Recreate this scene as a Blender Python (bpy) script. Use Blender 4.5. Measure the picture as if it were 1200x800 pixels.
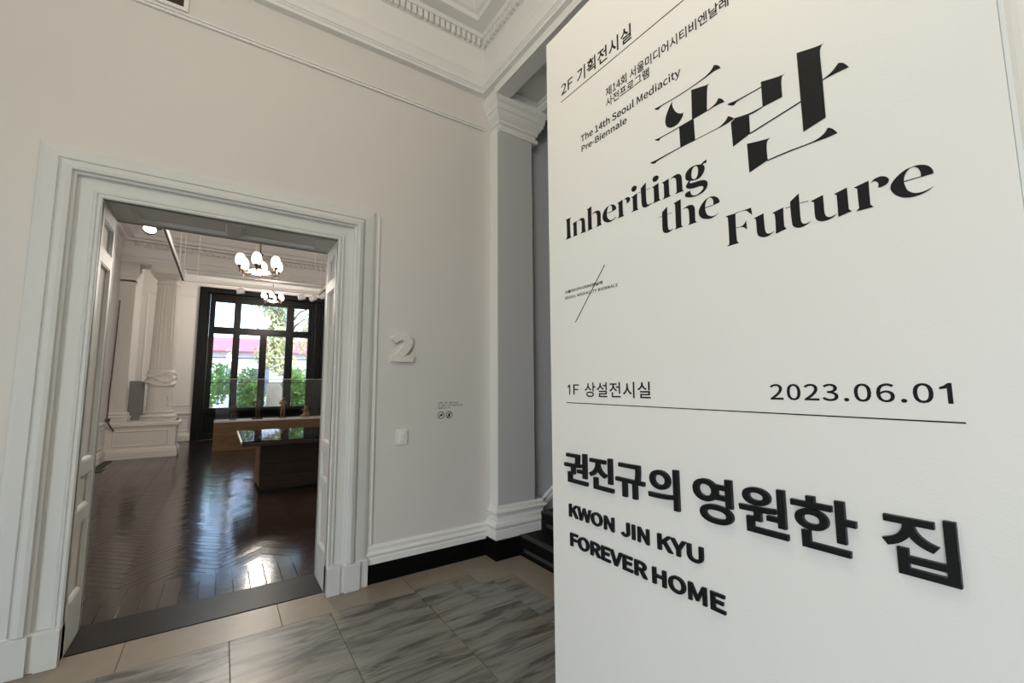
import bpy, bmesh, math, random
from mathutils import Vector, Matrix, noise
random.seed(7)
for o in list(bpy.data.objects):
    bpy.data.objects.remove(o, do_unlink=True)
scene = bpy.context.scene
COL = scene.collection
R = math.radians

# ---------------------------------------------------------------- camera
CAM_H = 1.5
def cam_axes(yaw, pitch, roll):
    f = Vector((math.sin(yaw)*math.cos(pitch), math.cos(yaw)*math.cos(pitch), math.sin(pitch)))
    r = Vector((math.cos(yaw), -math.sin(yaw), 0)); u = r.cross(f)
    c, s = math.cos(roll), math.sin(roll)
    return c*r + s*u, -s*r + c*u, f
cr, cu, cf = cam_axes(R(33.9033), R(5.93076), R(-0.29756))
cam = bpy.data.cameras.new('camera'); cam.sensor_width = 36; cam.lens = 504.147/1200*36
cam.clip_start = 0.02; cam.clip_end = 300
camo = bpy.data.objects.new('camera', cam); COL.objects.link(camo)
camo.matrix_world = Matrix(((cr.x, cu.x, -cf.x, 0), (cr.y, cu.y, -cf.y, 0), (cr.z, cu.z, -cf.z, CAM_H), (0, 0, 0, 1)))
scene.camera = camo

# ---------------------------------------------------------------- sky, sun, daylight, exposure
world = bpy.data.worlds.new('sky'); scene.world = world; world.use_nodes = True
wn = world.node_tree.nodes; wl = world.node_tree.links
sky = wn.new('ShaderNodeTexSky'); sky.sky_type = 'NISHITA'; sky.sun_disc = False
sky.sun_elevation = R(40); sky.sun_rotation = R(150); sky.dust_density = 1.6; sky.ozone_density = 1.0
wn['Background'].inputs['Strength'].default_value = 0.98
wl.new(sky.outputs[0], wn['Background'].inputs['Color'])
vs = scene.view_settings
vs.view_transform = 'Standard'; vs.look = 'None'; vs.exposure = -0.1; vs.gamma = 1.0; vs.use_curve_mapping = False
def add_light(name, kind, loc, energy, color, rot=(0, 0, 0), **kw):
    l = bpy.data.lights.new(name, kind); l.energy = energy; l.color = color
    for k, v in kw.items(): setattr(l, k, v)
    o = bpy.data.objects.new(name, l); COL.objects.link(o); o.location = loc; o.rotation_euler = rot
    return o
add_light('sun', 'SUN', (0, 0, 30), 5.5, (1.0, 0.95, 0.86), (R(52), 0, R(28)), angle=R(1.0))
# daylight coming in through the tall entrance opening of the foyer's left wall
add_light('entrance_daylight', 'AREA', (-4.12, -1.8, 2.1), 135, (0.93, 0.97, 1.0), (0, R(-90), 0), shape='RECTANGLE', size=3.0, size_y=2.6)

# ---------------------------------------------------------------- helpers
def tag(o, label=None, cat=None, group=None, kind=None):
    if label: o['label'] = label
    if cat: o['category'] = cat
    if group: o['group'] = group
    if kind: o['kind'] = kind
    return o
def empty(name, loc=(0, 0, 0), rz=0.0):
    o = bpy.data.objects.new(name, None); COL.objects.link(o)
    o.empty_display_size = 0.05; o.location = loc; o.rotation_euler = (0, 0, rz)
    return o
def link(name, me, mat=None, parent=None):
    o = bpy.data.objects.new(name, me); COL.objects.link(o)
    if mat is not None and len(me.materials) == 0: me.materials.append(mat)
    if parent is not None: o.parent = parent
    return o
class MB:
    def __init__(s): s.v = []; s.f = []
    def box(s, x0, x1, y0, y1, z0, z1):
        b = len(s.v)
        s.v += [(x, y, z) for z in (z0, z1) for y in (y0, y1) for x in (x0, x1)]
        s.f += [tuple(b+i for i in q) for q in ((0, 2, 3, 1), (4, 5, 7, 6), (0, 1, 5, 4), (2, 6, 7, 3), (0, 4, 6, 2), (1, 3, 7, 5))]
        return s
    def bbox(s, x0, x1, y0, y1, z0, z1, c=0.004):      # chamfered box
        b = len(s.v)
        for z, i in ((z0, c), (z0+c, 0), (z1-c, 0), (z1, c)):
            s.v += [(x0+i, y0+i, z), (x1-i, y0+i, z), (x1-i, y1-i, z), (x0+i, y1-i, z)]
        s.f.append((b+3, b+2, b+1, b)); s.f.append((b+12, b+13, b+14, b+15))
        for k in range(3):
            for j in range(4):
                s.f.append((b+k*4+j, b+k*4+(j+1) % 4, b+k*4+4+(j+1) % 4, b+k*4+4+j))
        return s
    def prism(s, pts, mp, c0, c1):
        b = len(s.v); n = len(pts)
        s.v += [mp(p[0], p[1], c0) for p in pts] + [mp(p[0], p[1], c1) for p in pts]
        s.f.append(tuple(range(b, b+n))); s.f.append(tuple(range(b+2*n-1, b+n-1, -1)))
        for i in range(n):
            j = (i+1) % n; s.f.append((b+i, b+j, b+n+j, b+n+i))
        return s
    def sweep(s, path, prof, mp=lambda a, b, c: (a, b, c), side=1, caps=True, closed=False):
        P = [Vector(p) for p in path]; n = len(P); m = len(prof)
        segs = [(P[(i+1) % n]-P[i]).normalized() for i in range(n if closed else n-1)]
        nor = [Vector((-d.y, d.x))*side for d in segs]
        b = len(s.v)
        for i in range(n):
            if closed: a, c = nor[i-1], nor[i]
            else: a = nor[max(0, i-1)]; c = nor[min(n-2, i)]
            mv = (a+c)/(1+a.dot(c))
            for (p, z) in prof:
                q = P[i]+mv*p; s.v.append(mp(q.x, q.y, z))
        for i in range(n if closed else n-1):
            i2 = (i+1) % n
            for k in range(m):
                k2 = (k+1) % m
                s.f.append((b+i*m+k, b+i*m+k2, b+i2*m+k2, b+i2*m+k))
        if caps and not closed:
            s.f.append(tuple(b+k for k in range(m))); s.f.append(tuple(b+(n-1)*m+k for k in range(m-1, -1, -1)))
        return s
    def lathe(s, cx, cy, prof, seg=24, rad=None):
        b = len(s.v); m = len(prof)
        for i in range(seg):
            a = 2*math.pi*i/seg
            for k, (r, z) in enumerate(prof):
                rr = r if rad is None else rad(r, z, i, a)
                s.v.append((cx+rr*math.cos(a), cy+rr*math.sin(a), z))
        for i in range(seg):
            j = (i+1) % seg
            for k in range(m-1): s.f.append((b+i*m+k, b+j*m+k, b+j*m+k+1, b+i*m+k+1))
        s.f.append(tuple(b+i*m+m-1 for i in range(seg))); s.f.append(tuple(b+i*m for i in range(seg-1, -1, -1)))
        return s
    def tube(s, pts, r, seg=8):
        P = [Vector(p) for p in pts]; b = len(s.v); n = len(P)
        rs = r if isinstance(r, (list, tuple)) else [r]*n
        prev = None
        for i in range(n):
            t = (P[min(n-1, i+1)]-P[max(0, i-1)]).normalized()
            if prev is None:
                u = t.cross(Vector((0, 0, 1)) if abs(t.z) < 0.9 else Vector((1, 0, 0))).normalized()
            else: u = (prev-t*prev.dot(t)).normalized()
            prev = u; w = t.cross(u)
            for k in range(seg):
                a = 2*math.pi*k/seg; s.v.append(tuple(P[i]+(u*math.cos(a)+w*math.sin(a))*rs[i]))
        for i in range(n-1):
            for k in range(seg):
                k2 = (k+1) % seg; s.f.append((b+i*seg+k, b+i*seg+k2, b+(i+1)*seg+k2, b+(i+1)*seg+k))
        s.f.append(tuple(b+k for k in range(seg-1, -1, -1))); s.f.append(tuple(b+(n-1)*seg+k for k in range(seg)))
        return s
    def mesh(s, name, smooth=0):
        me = bpy.data.meshes.new(name); me.from_pydata(s.v, [], s.f)
        bm = bmesh.new(); bm.from_mesh(me)
        bmesh.ops.recalc_face_normals(bm, faces=bm.faces)
        if smooth:
            for f in bm.faces: f.smooth = True
            for e in bm.edges:
                if len(e.link_faces) == 2 and e.calc_face_angle(0) > R(smooth): e.smooth = False
        bm.to_mesh(me); bm.free()
        return me
    def build(s, name, mat, parent=None, smooth=0):
        return link(name, s.mesh(name, smooth), mat, parent)

# ---------------------------------------------------------------- materials
def mat(name, col, rough=0.6, metal=0.0, spec=0.5, var=0.0, vscale=3.0, bump=0.0, bscale=60.0, stretch=(1, 1, 1), emit=None, estr=0.0, coat=0.0, rvar=0.0):
    m = bpy.data.materials.new(name); m.use_nodes = True
    nt = m.node_tree; b = nt.nodes['Principled BSDF']
    b.inputs['Base Color'].default_value = (*col, 1); b.inputs['Roughness'].default_value = rough
    b.inputs['Metallic'].default_value = metal; b.inputs['Specular IOR Level'].default_value = spec
    b.inputs['Coat Weight'].default_value = coat
    if emit: b.inputs['Emission Color'].default_value = (*emit, 1); b.inputs['Emission Strength'].default_value = estr
    if var or bump or rvar:
        tc = nt.nodes.new('ShaderNodeTexCoord'); mp = nt.nodes.new('ShaderNodeMapping')
        mp.inputs['Scale'].default_value = stretch; nt.links.new(tc.outputs['Object'], mp.inputs[0])
    if var or rvar:
        n = nt.nodes.new('ShaderNodeTexNoise'); n.inputs['Scale'].default_value = vscale; n.inputs['Detail'].default_value = 5
        nt.links.new(mp.outputs[0], n.inputs['Vector'])
    if var:
        r = nt.nodes.new('ShaderNodeValToRGB')
        r.color_ramp.elements[0].position = 0.3; r.color_ramp.elements[1].position = 0.7
        r.color_ramp.elements[0].color = (*[c*(1-var) for c in col], 1); r.color_ramp.elements[1].color = (*[min(1, c*(1+var)) for c in col], 1)
        nt.links.new(n.outputs['Fac'], r.inputs[0]); nt.links.new(r.outputs[0], b.inputs['Base Color'])
    if rvar:
        mr = nt.nodes.new('ShaderNodeMapRange'); mr.inputs['From Min'].default_value = 0.3; mr.inputs['From Max'].default_value = 0.7
        mr.inputs['To Min'].default_value = max(0.02, rough-rvar); mr.inputs['To Max'].default_value = rough+rvar
        nt.links.new(n.outputs['Fac'], mr.inputs[0]); nt.links.new(mr.outputs[0], b.inputs['Roughness'])
    if bump:
        n2 = nt.nodes.new('ShaderNodeTexNoise'); n2.inputs['Scale'].default_value = bscale; n2.inputs['Detail'].default_value = 3
        nt.links.new(mp.outputs[0], n2.inputs['Vector'])
        bp = nt.nodes.new('ShaderNodeBump'); bp.inputs['Strength'].default_value = bump; bp.inputs['Distance'].default_value = 0.004
        nt.links.new(n2.outputs['Fac'], bp.inputs['Height']); nt.links.new(bp.outputs[0], b.inputs['Normal'])
    return m
M = {}
M['wall'] = mat('wall_paint', (0.72, 0.695, 0.65), 0.72, var=0.015, vscale=1.2, bump=0.12, bscale=90)
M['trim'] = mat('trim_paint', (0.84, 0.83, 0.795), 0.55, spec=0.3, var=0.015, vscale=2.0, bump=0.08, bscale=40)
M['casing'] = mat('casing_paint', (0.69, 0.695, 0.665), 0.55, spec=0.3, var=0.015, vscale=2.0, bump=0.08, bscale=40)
M['ceil'] = mat('ceiling_paint', (0.80, 0.775, 0.73), 0.7, bump=0.05)
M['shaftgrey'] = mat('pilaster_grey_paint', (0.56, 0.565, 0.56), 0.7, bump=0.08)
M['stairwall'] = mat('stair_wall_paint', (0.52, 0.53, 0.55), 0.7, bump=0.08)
M['gwall'] = mat('gallery_paint', (0.78, 0.755, 0.735), 0.65, var=0.015, vscale=1.0, bump=0.06)
M['board'] = mat('board_vinyl', (0.82, 0.805, 0.755), 0.5, bump=0.10, bscale=160)
M['black'] = mat('black_print', (0.010, 0.010, 0.010), 0.6, spec=0.2)
M['blackletter'] = mat('black_letter', (0.008, 0.008, 0.009), 0.45, spec=0.25)
M['blackbase'] = mat('black_stone', (0.003, 0.003, 0.003), 0.6, spec=0.1)
M['blackwood'] = mat('black_painted_wood', (0.003, 0.003, 0.004), 0.4, bump=0.05, spec=0.25)
M['number'] = mat('number_paint', (0.80, 0.76, 0.70), 0.5)
M['switch'] = mat('switch_plastic', (0.84, 0.83, 0.80), 0.35)
M['greyprint'] = mat('grey_print', (0.035, 0.032, 0.03), 0.6)
M['joint'] = mat('floor_joint', (0.07, 0.065, 0.058), 0.8)
M['beige'] = mat('beige_stone', (0.295, 0.25, 0.192), 0.30, var=0.06, vscale=9, bump=0.03)
M['strip'] = mat('stair_strip', (0.05, 0.049, 0.048), 0.6, spec=0.2)
M['stair'] = mat('dark_stair', (0.004, 0.004, 0.004), 0.6, spec=0.15)
M['brown'] = mat('brown_transom', (0.030, 0.016, 0.010), 0.45, var=0.2)
M['threshold'] = mat('threshold_wood', (0.016, 0.014, 0.013), 0.34, spec=0.14, var=0.25, vscale=10, bump=0.25, bscale=25, stretch=(1, 6, 1))
M['subfloor'] = mat('subfloor', (0.008, 0.006, 0.005), 0.5)
M['darkmetal'] = mat('dark_bronze_metal', (0.05, 0.035, 0.025), 0.35, metal=0.8)
M['chain'] = mat('chandelier_rod', (0.16, 0.11, 0.09), 0.4, metal=0.6)
M['whitemetal'] = mat('white_metal', (0.80, 0.78, 0.76), 0.35)
M['trackblack'] = mat('track_slot', (0.02, 0.018, 0.018), 0.5)
M['shade'] = mat('lit_shade', (0.95, 0.9, 0.85), 0.4, emit=(1.0, 0.93, 0.82), estr=3.2)
M['spotlit'] = mat('lit_lens', (1, 1, 1), 0.4, emit=(1.0, 0.97, 0.92), estr=9.0)
M['wire'] = mat('white_wire', (0.85, 0.82, 0.80), 0.5)
M['cardgrey'] = mat('grey_board', (0.23, 0.235, 0.235), 0.6)
M['topwhite'] = mat('plinth_top', (0.72, 0.64, 0.58), 0.4)
M['plaster'] = mat('plaster', (0.80, 0.76, 0.72), 0.6, bump=0.05)
M['cable'] = mat('dark_cable', (0.09, 0.07, 0.06), 0.5)
M['bronze_dark'] = mat('dark_bronze', (0.09, 0.055, 0.038), 0.4, metal=0.4, var=0.3, vscale=14)
M['bronze_gold'] = mat('golden_bronze', (0.38, 0.25, 0.11), 0.38, metal=0.5, var=0.35, vscale=14)
M['bark'] = mat('bark', (0.16, 0.12, 0.09), 0.9, var=0.3, bump=0.5, bscale=12)
M['leaf_a'] = mat('leaf_bright', (0.20, 0.40, 0.06), 0.6, var=0.4, vscale=2)
M['leaf_b'] = mat('leaf_pale', (0.42, 0.46, 0.26), 0.6, var=0.3, vscale=2)
M['leaf_c'] = mat('leaf_mid', (0.17, 0.30, 0.10), 0.6, var=0.4, vscale=2)
M['ground'] = mat('garden_ground', (0.42, 0.40, 0.34), 0.9, var=0.2)
M['redroof'] = mat('red_roof', (0.60, 0.14, 0.17), 0.6, var=0.1)
M['housewall'] = mat('house_wall', (0.48, 0.55, 0.68), 0.8, var=0.1)
M['houseglass'] = mat('house_glass', (0.10, 0.14, 0.20), 0.1)
M['stonewall'] = mat('garden_stone', (0.52, 0.46, 0.38), 0.9, var=0.15)

def wood(name, c0, c1, rough, scale=(1.2, 14, 14), axis_noise=4.0, coat=0.0, bump=0.0):
    m = bpy.data.materials.new(name); m.use_nodes = True; nt = m.node_tree; b = nt.nodes['Principled BSDF']
    tc = nt.nodes.new('ShaderNodeTexCoord'); oi = nt.nodes.new('ShaderNodeObjectInfo')
    ad = nt.nodes.new('ShaderNodeVectorMath'); ad.operation = 'ADD'
    mu = nt.nodes.new('ShaderNodeMath'); mu.operation = 'MULTIPLY'; mu.inputs[1].default_value = 37.0
    nt.links.new(oi.outputs['Random'], mu.inputs[0])
    nt.links.new(tc.outputs['Object'], ad.inputs[0]); nt.links.new(mu.outputs[0], ad.inputs[1])
    mp = nt.nodes.new('ShaderNodeMapping'); mp.inputs['Scale'].default_value = scale
    nt.links.new(ad.outputs[0], mp.inputs[0])
    n = nt.nodes.new('ShaderNodeTexNoise'); n.inputs['Scale'].default_value = axis_noise; n.inputs['Detail'].default_value = 6
    nt.links.new(mp.outputs[0], n.inputs['Vector'])
    r = nt.nodes.new('ShaderNodeValToRGB'); r.color_ramp.elements[0].position = 0.3; r.color_ramp.elements[1].position = 0.72
    r.color_ramp.elements[0].color = (*c0, 1); r.color_ramp.elements[1].color = (*c1, 1)
    nt.links.new(n.outputs['Fac'], r.inputs[0]); nt.links.new(r.outputs[0], b.inputs['Base Color'])
    b.inputs['Roughness'].default_value = rough; b.inputs['Coat Weight'].default_value = coat; b.inputs['Coat Roughness'].default_value = 0.08
    if bump:
        bp = nt.nodes.new('ShaderNodeBump'); bp.inputs['Strength'].default_value = bump; bp.inputs['Distance'].default_value = 0.003
        n3 = nt.nodes.new('ShaderNodeTexNoise'); n3.inputs['Scale'].default_value = 9.0; n3.inputs['Detail'].default_value = 2
        nt.links.new(ad.outputs[0], n3.inputs['Vector'])
        nt.links.new(n3.outputs['Fac'], bp.inputs['Height']); nt.links.new(bp.outputs[0], b.inputs['Normal'])
    return m
M['oak'] = wood('warm_oak', (0.11, 0.055, 0.022), (0.21, 0.115, 0.05), 0.45, (1.0, 10, 10))
M['walnut'] = wood('dark_walnut', (0.020, 0.009, 0.005), (0.045, 0.020, 0.010), 0.5, (1.0, 8, 8))
M['parquet'] = wood('dark_parquet', (0.013, 0.007, 0.005), (0.026, 0.015, 0.011), 0.15, (2.0, 16, 16), bump=0.35)
M['parquet'].node_tree.nodes['Principled BSDF'].inputs['Specular IOR Level'].default_value = 0.5

def marble(name):
    m = bpy.data.materials.new(name); m.use_nodes = True; nt = m.node_tree; b = nt.nodes['Principled BSDF']
    tc = nt.nodes.new('ShaderNodeTexCoord'); oi = nt.nodes.new('ShaderNodeObjectInfo')
    mu = nt.nodes.new('ShaderNodeMath'); mu.operation = 'MULTIPLY'; mu.inputs[1].default_value = 23.0
    nt.links.new(oi.outputs['Random'], mu.inputs[0])
    ad = nt.nodes.new('ShaderNodeVectorMath'); ad.operation = 'ADD'
    nt.links.new(tc.outputs['Object'], ad.inputs[0]); nt.links.new(mu.outputs[0], ad.inputs[1])
    mp = nt.nodes.new('ShaderNodeMapping'); mp.inputs['Rotation'].default_value = (0, 0, R(-34)); mp.inputs['Scale'].default_value = (1.1, 7.0, 1)
    nt.links.new(ad.outputs[0], mp.inputs[0])
    n = nt.nodes.new('ShaderNodeTexNoise'); n.inputs['Scale'].default_value = 1.9; n.inputs['Detail'].default_value = 6; n.inputs['Roughness'].default_value = 0.55; n.inputs['Distortion'].default_value = 0.8
    nt.links.new(mp.outputs[0], n.inputs['Vector'])
    r = nt.nodes.new('ShaderNodeValToRGB'); e = r.color_ramp.elements
    e[0].position = 0.36; e[0].color = (0.07, 0.07, 0.063, 1); e[1].position = 0.64; e[1].color = (0.27, 0.265, 0.24, 1)
    k = e.new(0.455); k.color = (0.19, 0.186, 0.166, 1)
    nt.links.new(n.outputs['Fac'], r.inputs[0])
    n2 = nt.nodes.new('ShaderNodeTexNoise'); n2.inputs['Scale'].default_value = 1.4; nt.links.new(ad.outputs[0], n2.inputs['Vector'])
    mx = nt.nodes.new('ShaderNodeMixRGB'); mx.blend_type = 'MULTIPLY'; mx.inputs['Color2'].default_value = (1.0, 0.90, 0.76, 1)
    mr = nt.nodes.new('ShaderNodeMapRange'); mr.inputs['From Min'].default_value = 0.5; mr.inputs['From Max'].default_value = 0.7
    nt.links.new(n2.outputs['Fac'], mr.inputs[0]); nt.links.new(mr.outputs[0], mx.inputs['Fac']); nt.links.new(r.outputs[0], mx.inputs['Color1'])
    n4 = nt.nodes.new('ShaderNodeTexNoise'); n4.inputs['Scale'].default_value = 0.75; n4.inputs['Detail'].default_value = 3; n4.inputs['Distortion'].default_value = 1.0
    nt.links.new(mp.outputs[0], n4.inputs['Vector'])
    sb = nt.nodes.new('ShaderNodeMath'); sb.operation = 'SUBTRACT'; sb.inputs[1].default_value = 0.5; nt.links.new(n4.outputs['Fac'], sb.inputs[0])
    ab = nt.nodes.new('ShaderNodeMath'); ab.operation = 'ABSOLUTE'; nt.links.new(sb.outputs[0], ab.inputs[0])
    m2 = nt.nodes.new('ShaderNodeMapRange'); m2.inputs['From Max'].default_value = 0.022; m2.inputs['To Min'].default_value = 0.5; nt.links.new(ab.outputs[0], m2.inputs[0])
    m3 = nt.nodes.new('ShaderNodeMixRGB'); m3.blend_type = 'MULTIPLY'; m3.inputs['Fac'].default_value = 1.0
    nt.links.new(mx.outputs[0], m3.inputs['Color1']); nt.links.new(m2.outputs[0], m3.inputs['Color2'])
    nt.links.new(m3.outputs[0], b.inputs['Base Color']); b.inputs['Roughness'].default_value = 0.34
    return m
M['marble'] = marble('grey_veined_marble')

def glass(name, tint=(1, 1, 1), f0=0.05, rough=0.0):
    m = bpy.data.materials.new(name); m.use_nodes = True; nt = m.node_tree
    for n in list(nt.nodes):
        if n.type != 'OUTPUT_MATERIAL': nt.nodes.remove(n)
    out = [n for n in nt.nodes if n.type == 'OUTPUT_MATERIAL'][0]
    tr = nt.nodes.new('ShaderNodeBsdfTransparent'); tr.inputs[0].default_value = (*tint, 1)
    gl = nt.nodes.new('ShaderNodeBsdfGlossy'); gl.inputs['Roughness'].default_value = rough
    fr = nt.nodes.new('ShaderNodeFresnel'); fr.inputs['IOR'].default_value = 1.45
    mx = nt.nodes.new('ShaderNodeMixShader')
    nt.links.new(fr.outputs[0], mx.inputs[0]); nt.links.new(tr.outputs[0], mx.inputs[1]); nt.links.new(gl.outputs[0], mx.inputs[2])
    nt.links.new(mx.outputs[0], out.inputs['Surface'])
    return m
M['pane'] = glass('window_glass', (0.97, 0.98, 0.98))
M['vitrine'] = glass('vitrine_glass', (0.90, 0.91, 0.92))
M['hazeglass'] = glass('table_glass', (0.55, 0.55, 0.56), rough=0.02)
# ================================================================ FOYER SHELL
WY = 3.50            # face of the wall that holds the doorway
GY = 3.90            # its gallery side
BX = 2.04            # face of the right-hand wall / beam
OX0, OX1, OZ = -0.66, 0.70, 2.65
CZ = 5.12

w = MB(); w.box(-4.4, OX0-0.02, WY, GY, 0, 5.4); w.box(OX1+0.02, 6.2, WY, GY, 0, 5.4); w.box(OX0-0.02, OX1+0.02, WY, GY, OZ+0.02, 5.4)
wall_front = w.build('wall_front', M['wall'])
tag(wall_front, 'plain off-white foyer wall around the wide doorway', 'wall', kind='structure')

# transom opening high above the picture rail: dark wood in a pale frame
tr = empty('window_2', (-0.665, WY, 4.065)); tag(tr, 'small dark brown transom high above the doorway', 'window', kind='structure')
MB().box(-0.31, 0.31, -0.006, 0.0, 0.03, 0.28).build('dark_panel', M['brown'], tr)
MB().sweep([(-0.31, 0.03), (-0.31, 0.28), (0.31, 0.28), (0.31, 0.03)], [(0, 0), (0, 0.016), (0.025, 0.016), (0.025, 0)], lambda a, b, c: (a, -c, b), side=1, closed=True).build('frame', M['trim'], tr)

# right wall: beam over an opening that leads to the stairs, then solid wall
w = MB(); w.box(BX, 2.70, -4.2, 0.35, 0, 5.4); w.box(BX, 2.70, 0.35, WY, 4.36, 5.4)
wall_right = w.build('wall_right', M['wall']); tag(wall_right, 'off-white wall and deep beam to the right of the foyer', 'wall', kind='structure')
# soffit of the beam: framed recessed panel
s = MB(); s.box(BX+0.002, BX+0.14, 0.35, WY, 4.29, 4.36); s.box(2.56, 2.698, 0.35, WY, 4.29, 4.36); s.box(BX+0.14, 2.56, 3.30, WY, 4.29, 4.36); s.box(BX+0.14, 2.56, 0.35, 0.5, 4.29, 4.36)
s.build('soffit_frame', M['trim'], wall_right)
s = MB(); s.sweep([(BX+0.14, 0.5), (BX+0.14, 3.30), (2.56, 3.30), (2.56, 0.5)], [(0, 4.30), (0.02, 4.305), (0.035, 4.33), (0.05, 4.335), (0.05, 4.36), (0, 4.36)], side=-1, closed=True)
s.build('soffit_moulding', M['trim'], wall_right)

# left wall with a tall entrance opening, back wall
w = MB(); w.box(-4.4, -4.2, -4.2, -3.3, 0, 5.4); w.box(-4.4, -4.2, -0.3, WY, 0, 5.4); w.box(-4.4, -4.2, -3.3, -0.3, 3.4, 5.4)
wall_left = w.build('wall_left', M['wall']); tag(wall_left, 'off-white foyer wall with the tall entrance opening', 'wall', kind='structure')
wall_back = MB().box(-4.4, 6.2, -4.4, -4.2, 0, 5.4).build('wall_back', M['wall']); tag(wall_back, 'off-white wall closing the foyer behind the viewer', 'wall', kind='structure')

# ceiling with a coffer
c = MB(); c.box(-4.4, BX, -4.4, WY, 5.36, 5.42)
ceiling = c.build('ceiling', M['ceil']); tag(ceiling, 'pale coffered plaster ceiling of the foyer', 'ceiling', kind='structure')
MB().sweep([(-4.2, WY), (BX, WY), (BX, -4.2), (-4.2, -4.2)], [(0.30, 5.12), (0.62, 5.12), (0.62, 5.16), (0.66, 5.17), (0.66, 5.24), (0.72, 5.29), (0.74, 5.36), (0.0, 5.36), (0.0, 5.12)], side=-1, closed=True).build('coffer_frame', M['ceil'], ceiling)

# entablature: one run along the doorway wall, one along the beam
ENT = [(-0.02, 4.31), (0.0, 4.365), (0.052, 4.370), (0.054, 4.398), (0.060, 4.400), (0.064, 4.412), (0.072, 4.416), (0.078, 4.45), (0.092, 4.49), (0.105, 4.515), (0.108, 4.54), (0.030, 4.545), (0.028, 4.575), (0.012, 4.58), (0.010, 4.862),
       (0.022, 4.866), (0.024, 4.945), (0.062, 4.950), (0.075, 4.985), (0.19, 4.985), (0.195, 5.03), (0.225, 5.04), (0.285, 5.09), (0.30, 5.12), (-0.02, 5.12)]
ent = MB().sweep([(-4.2, WY), (BX, WY), (BX, -4.2)], ENT, side=-1).build('trim_1', M['trim'], None, 0)
tag(ent, 'white classical entablature with mouldings and dentils under the foyer ceiling', 'cornice', kind='structure')
DENT = MB().box(-0.0185, 0.0185, -0.060, -0.012, 4.868, 4.942).mesh('dentil')
DENT.materials.append(M['trim'])
rest = MB()
x = 1.99
while x > -4.1:
    if x > 0.55:
        link('dentil', DENT, None, ent).location = (x, WY, 0)
    else: rest.box(x-0.0165, x+0.0165, WY-0.060, WY-0.012, 4.868, 4.942)
    x -= 0.0555
y = WY-0.05-0.055
while y > -4.0:
    if y > 2.3:
        d = link('dentil', DENT, None, ent); d.location = (BX, y, 0); d.rotation_euler = (0, 0, R(-90))
    else: rest.box(BX-0.060, BX-0.012, y-0.0165, y+0.0165, 4.868, 4.942)
    y -= 0.0555
tag(rest.build('dentil_course', M['trim'], ent), kind='stuff')
# beam face below the entablature
MB().sweep([(BX, 3.30), (BX, -4.2)], [(0.0, 4.29), (0.012, 4.29), (0.012, 4.375), (0.0, 4.375)], side=-1).build('architrave_fascia', M['trim'], ent)

# picture rail
pr = MB().sweep([(-4.2, WY), (2.03, WY)], [(0, 4.012), (0.020, 4.012), (0.022, 4.026), (0.018, 4.030), (0.002, 4.031), (0.002, 4.038), (0.016, 4.040), (0.016, 4.050), (0, 4.051)], side=-1).build('trim_2', M['trim'])
tag(pr, 'thin picture rail running below the cornice on the doorway wall', 'picture rail', kind='structure')

# black baseboard with white moulded cap right and left of the doorway
for nm, x0, x1, lab in (('baseboard_right', 0.985, 2.06, 'black stone baseboard with white moulded cap right of the doorway'), ('baseboard_left', -4.2, -0.945, 'black stone baseboard with white moulded cap left of the doorway')):
    b = MB().box(x0, x1, WY-0.022, WY, 0, 0.145).build(nm, M['blackbase']); tag(b, lab, 'baseboard', kind='structure')
    MB().sweep([(x0, WY), (x1, WY)], [(0, 0.145), (0.03, 0.145), (0.03, 0.185), (0.024, 0.19), (0.024, 0.20), (0.034, 0.215), (0.03, 0.225), (0.018, 0.235), (0.018, 0.25), (0.022, 0.262), (0.010, 0.28), (0, 0.282)], side=-1).build('cap_moulding', M['trim'], b)
pf = MB(); pf.box(0.985, 1.03, WY-0.010, WY, 0.28, 2.915); pf.box(0.998, 1.006, WY-0.016, WY-0.010, 0.28, 2.915); pf.box(1.016, 1.024, WY-0.016, WY-0.010, 0.28, 2.915)
tag(pf.build('trim_3', M['trim']), 'narrow ribbed upright strip beside the door casing', 'trim', kind='structure')

# ---------------------------------------------------------------- doorway casing
CAS = [(0, -0.01), (0, 0.026), (0.008, 0.032), (0.020, 0.030), (0.025, 0.020), (0.029, 0.026), (0.042, 0.028), (0.046, 0.014), (0.110, 0.014), (0.116, 0.018), (0.120, 0.040), (0.132, 0.046),
       (0.138, 0.062), (0.158, 0.066), (0.185, 0.056), (0.193, 0.040), (0.198, 0.034), (0.203, 0.044), (0.262, 0.038), (0.284, 0.030), (0.288, 0.020), (0.288, -0.01)]
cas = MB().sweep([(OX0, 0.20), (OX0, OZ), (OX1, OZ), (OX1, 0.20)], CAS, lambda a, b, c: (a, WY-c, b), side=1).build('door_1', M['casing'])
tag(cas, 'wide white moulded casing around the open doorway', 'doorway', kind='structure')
for x0, x1 in ((OX0-0.292, OX0), (OX1, OX1+0.292)):
    p = MB(); p.bbox(x0, x1, WY-0.05, WY+0.05, 0, 0.20, 0.006)
    s0 = -1 if x0 < 0 else 1
    for d0, d1, t in ((0.0, 0.09, 0.012), (0.12, 0.23, 0.020)):
        a, b_ = (x1-d1, x1-d0) if x0 < 0 else (x0+d0, x0+d1)
        p.bbox(a, b_, WY-0.05-t, WY-0.04, 0, 0.196, 0.004)
    p.build('plinth_block', M['casing'], cas)
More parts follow.
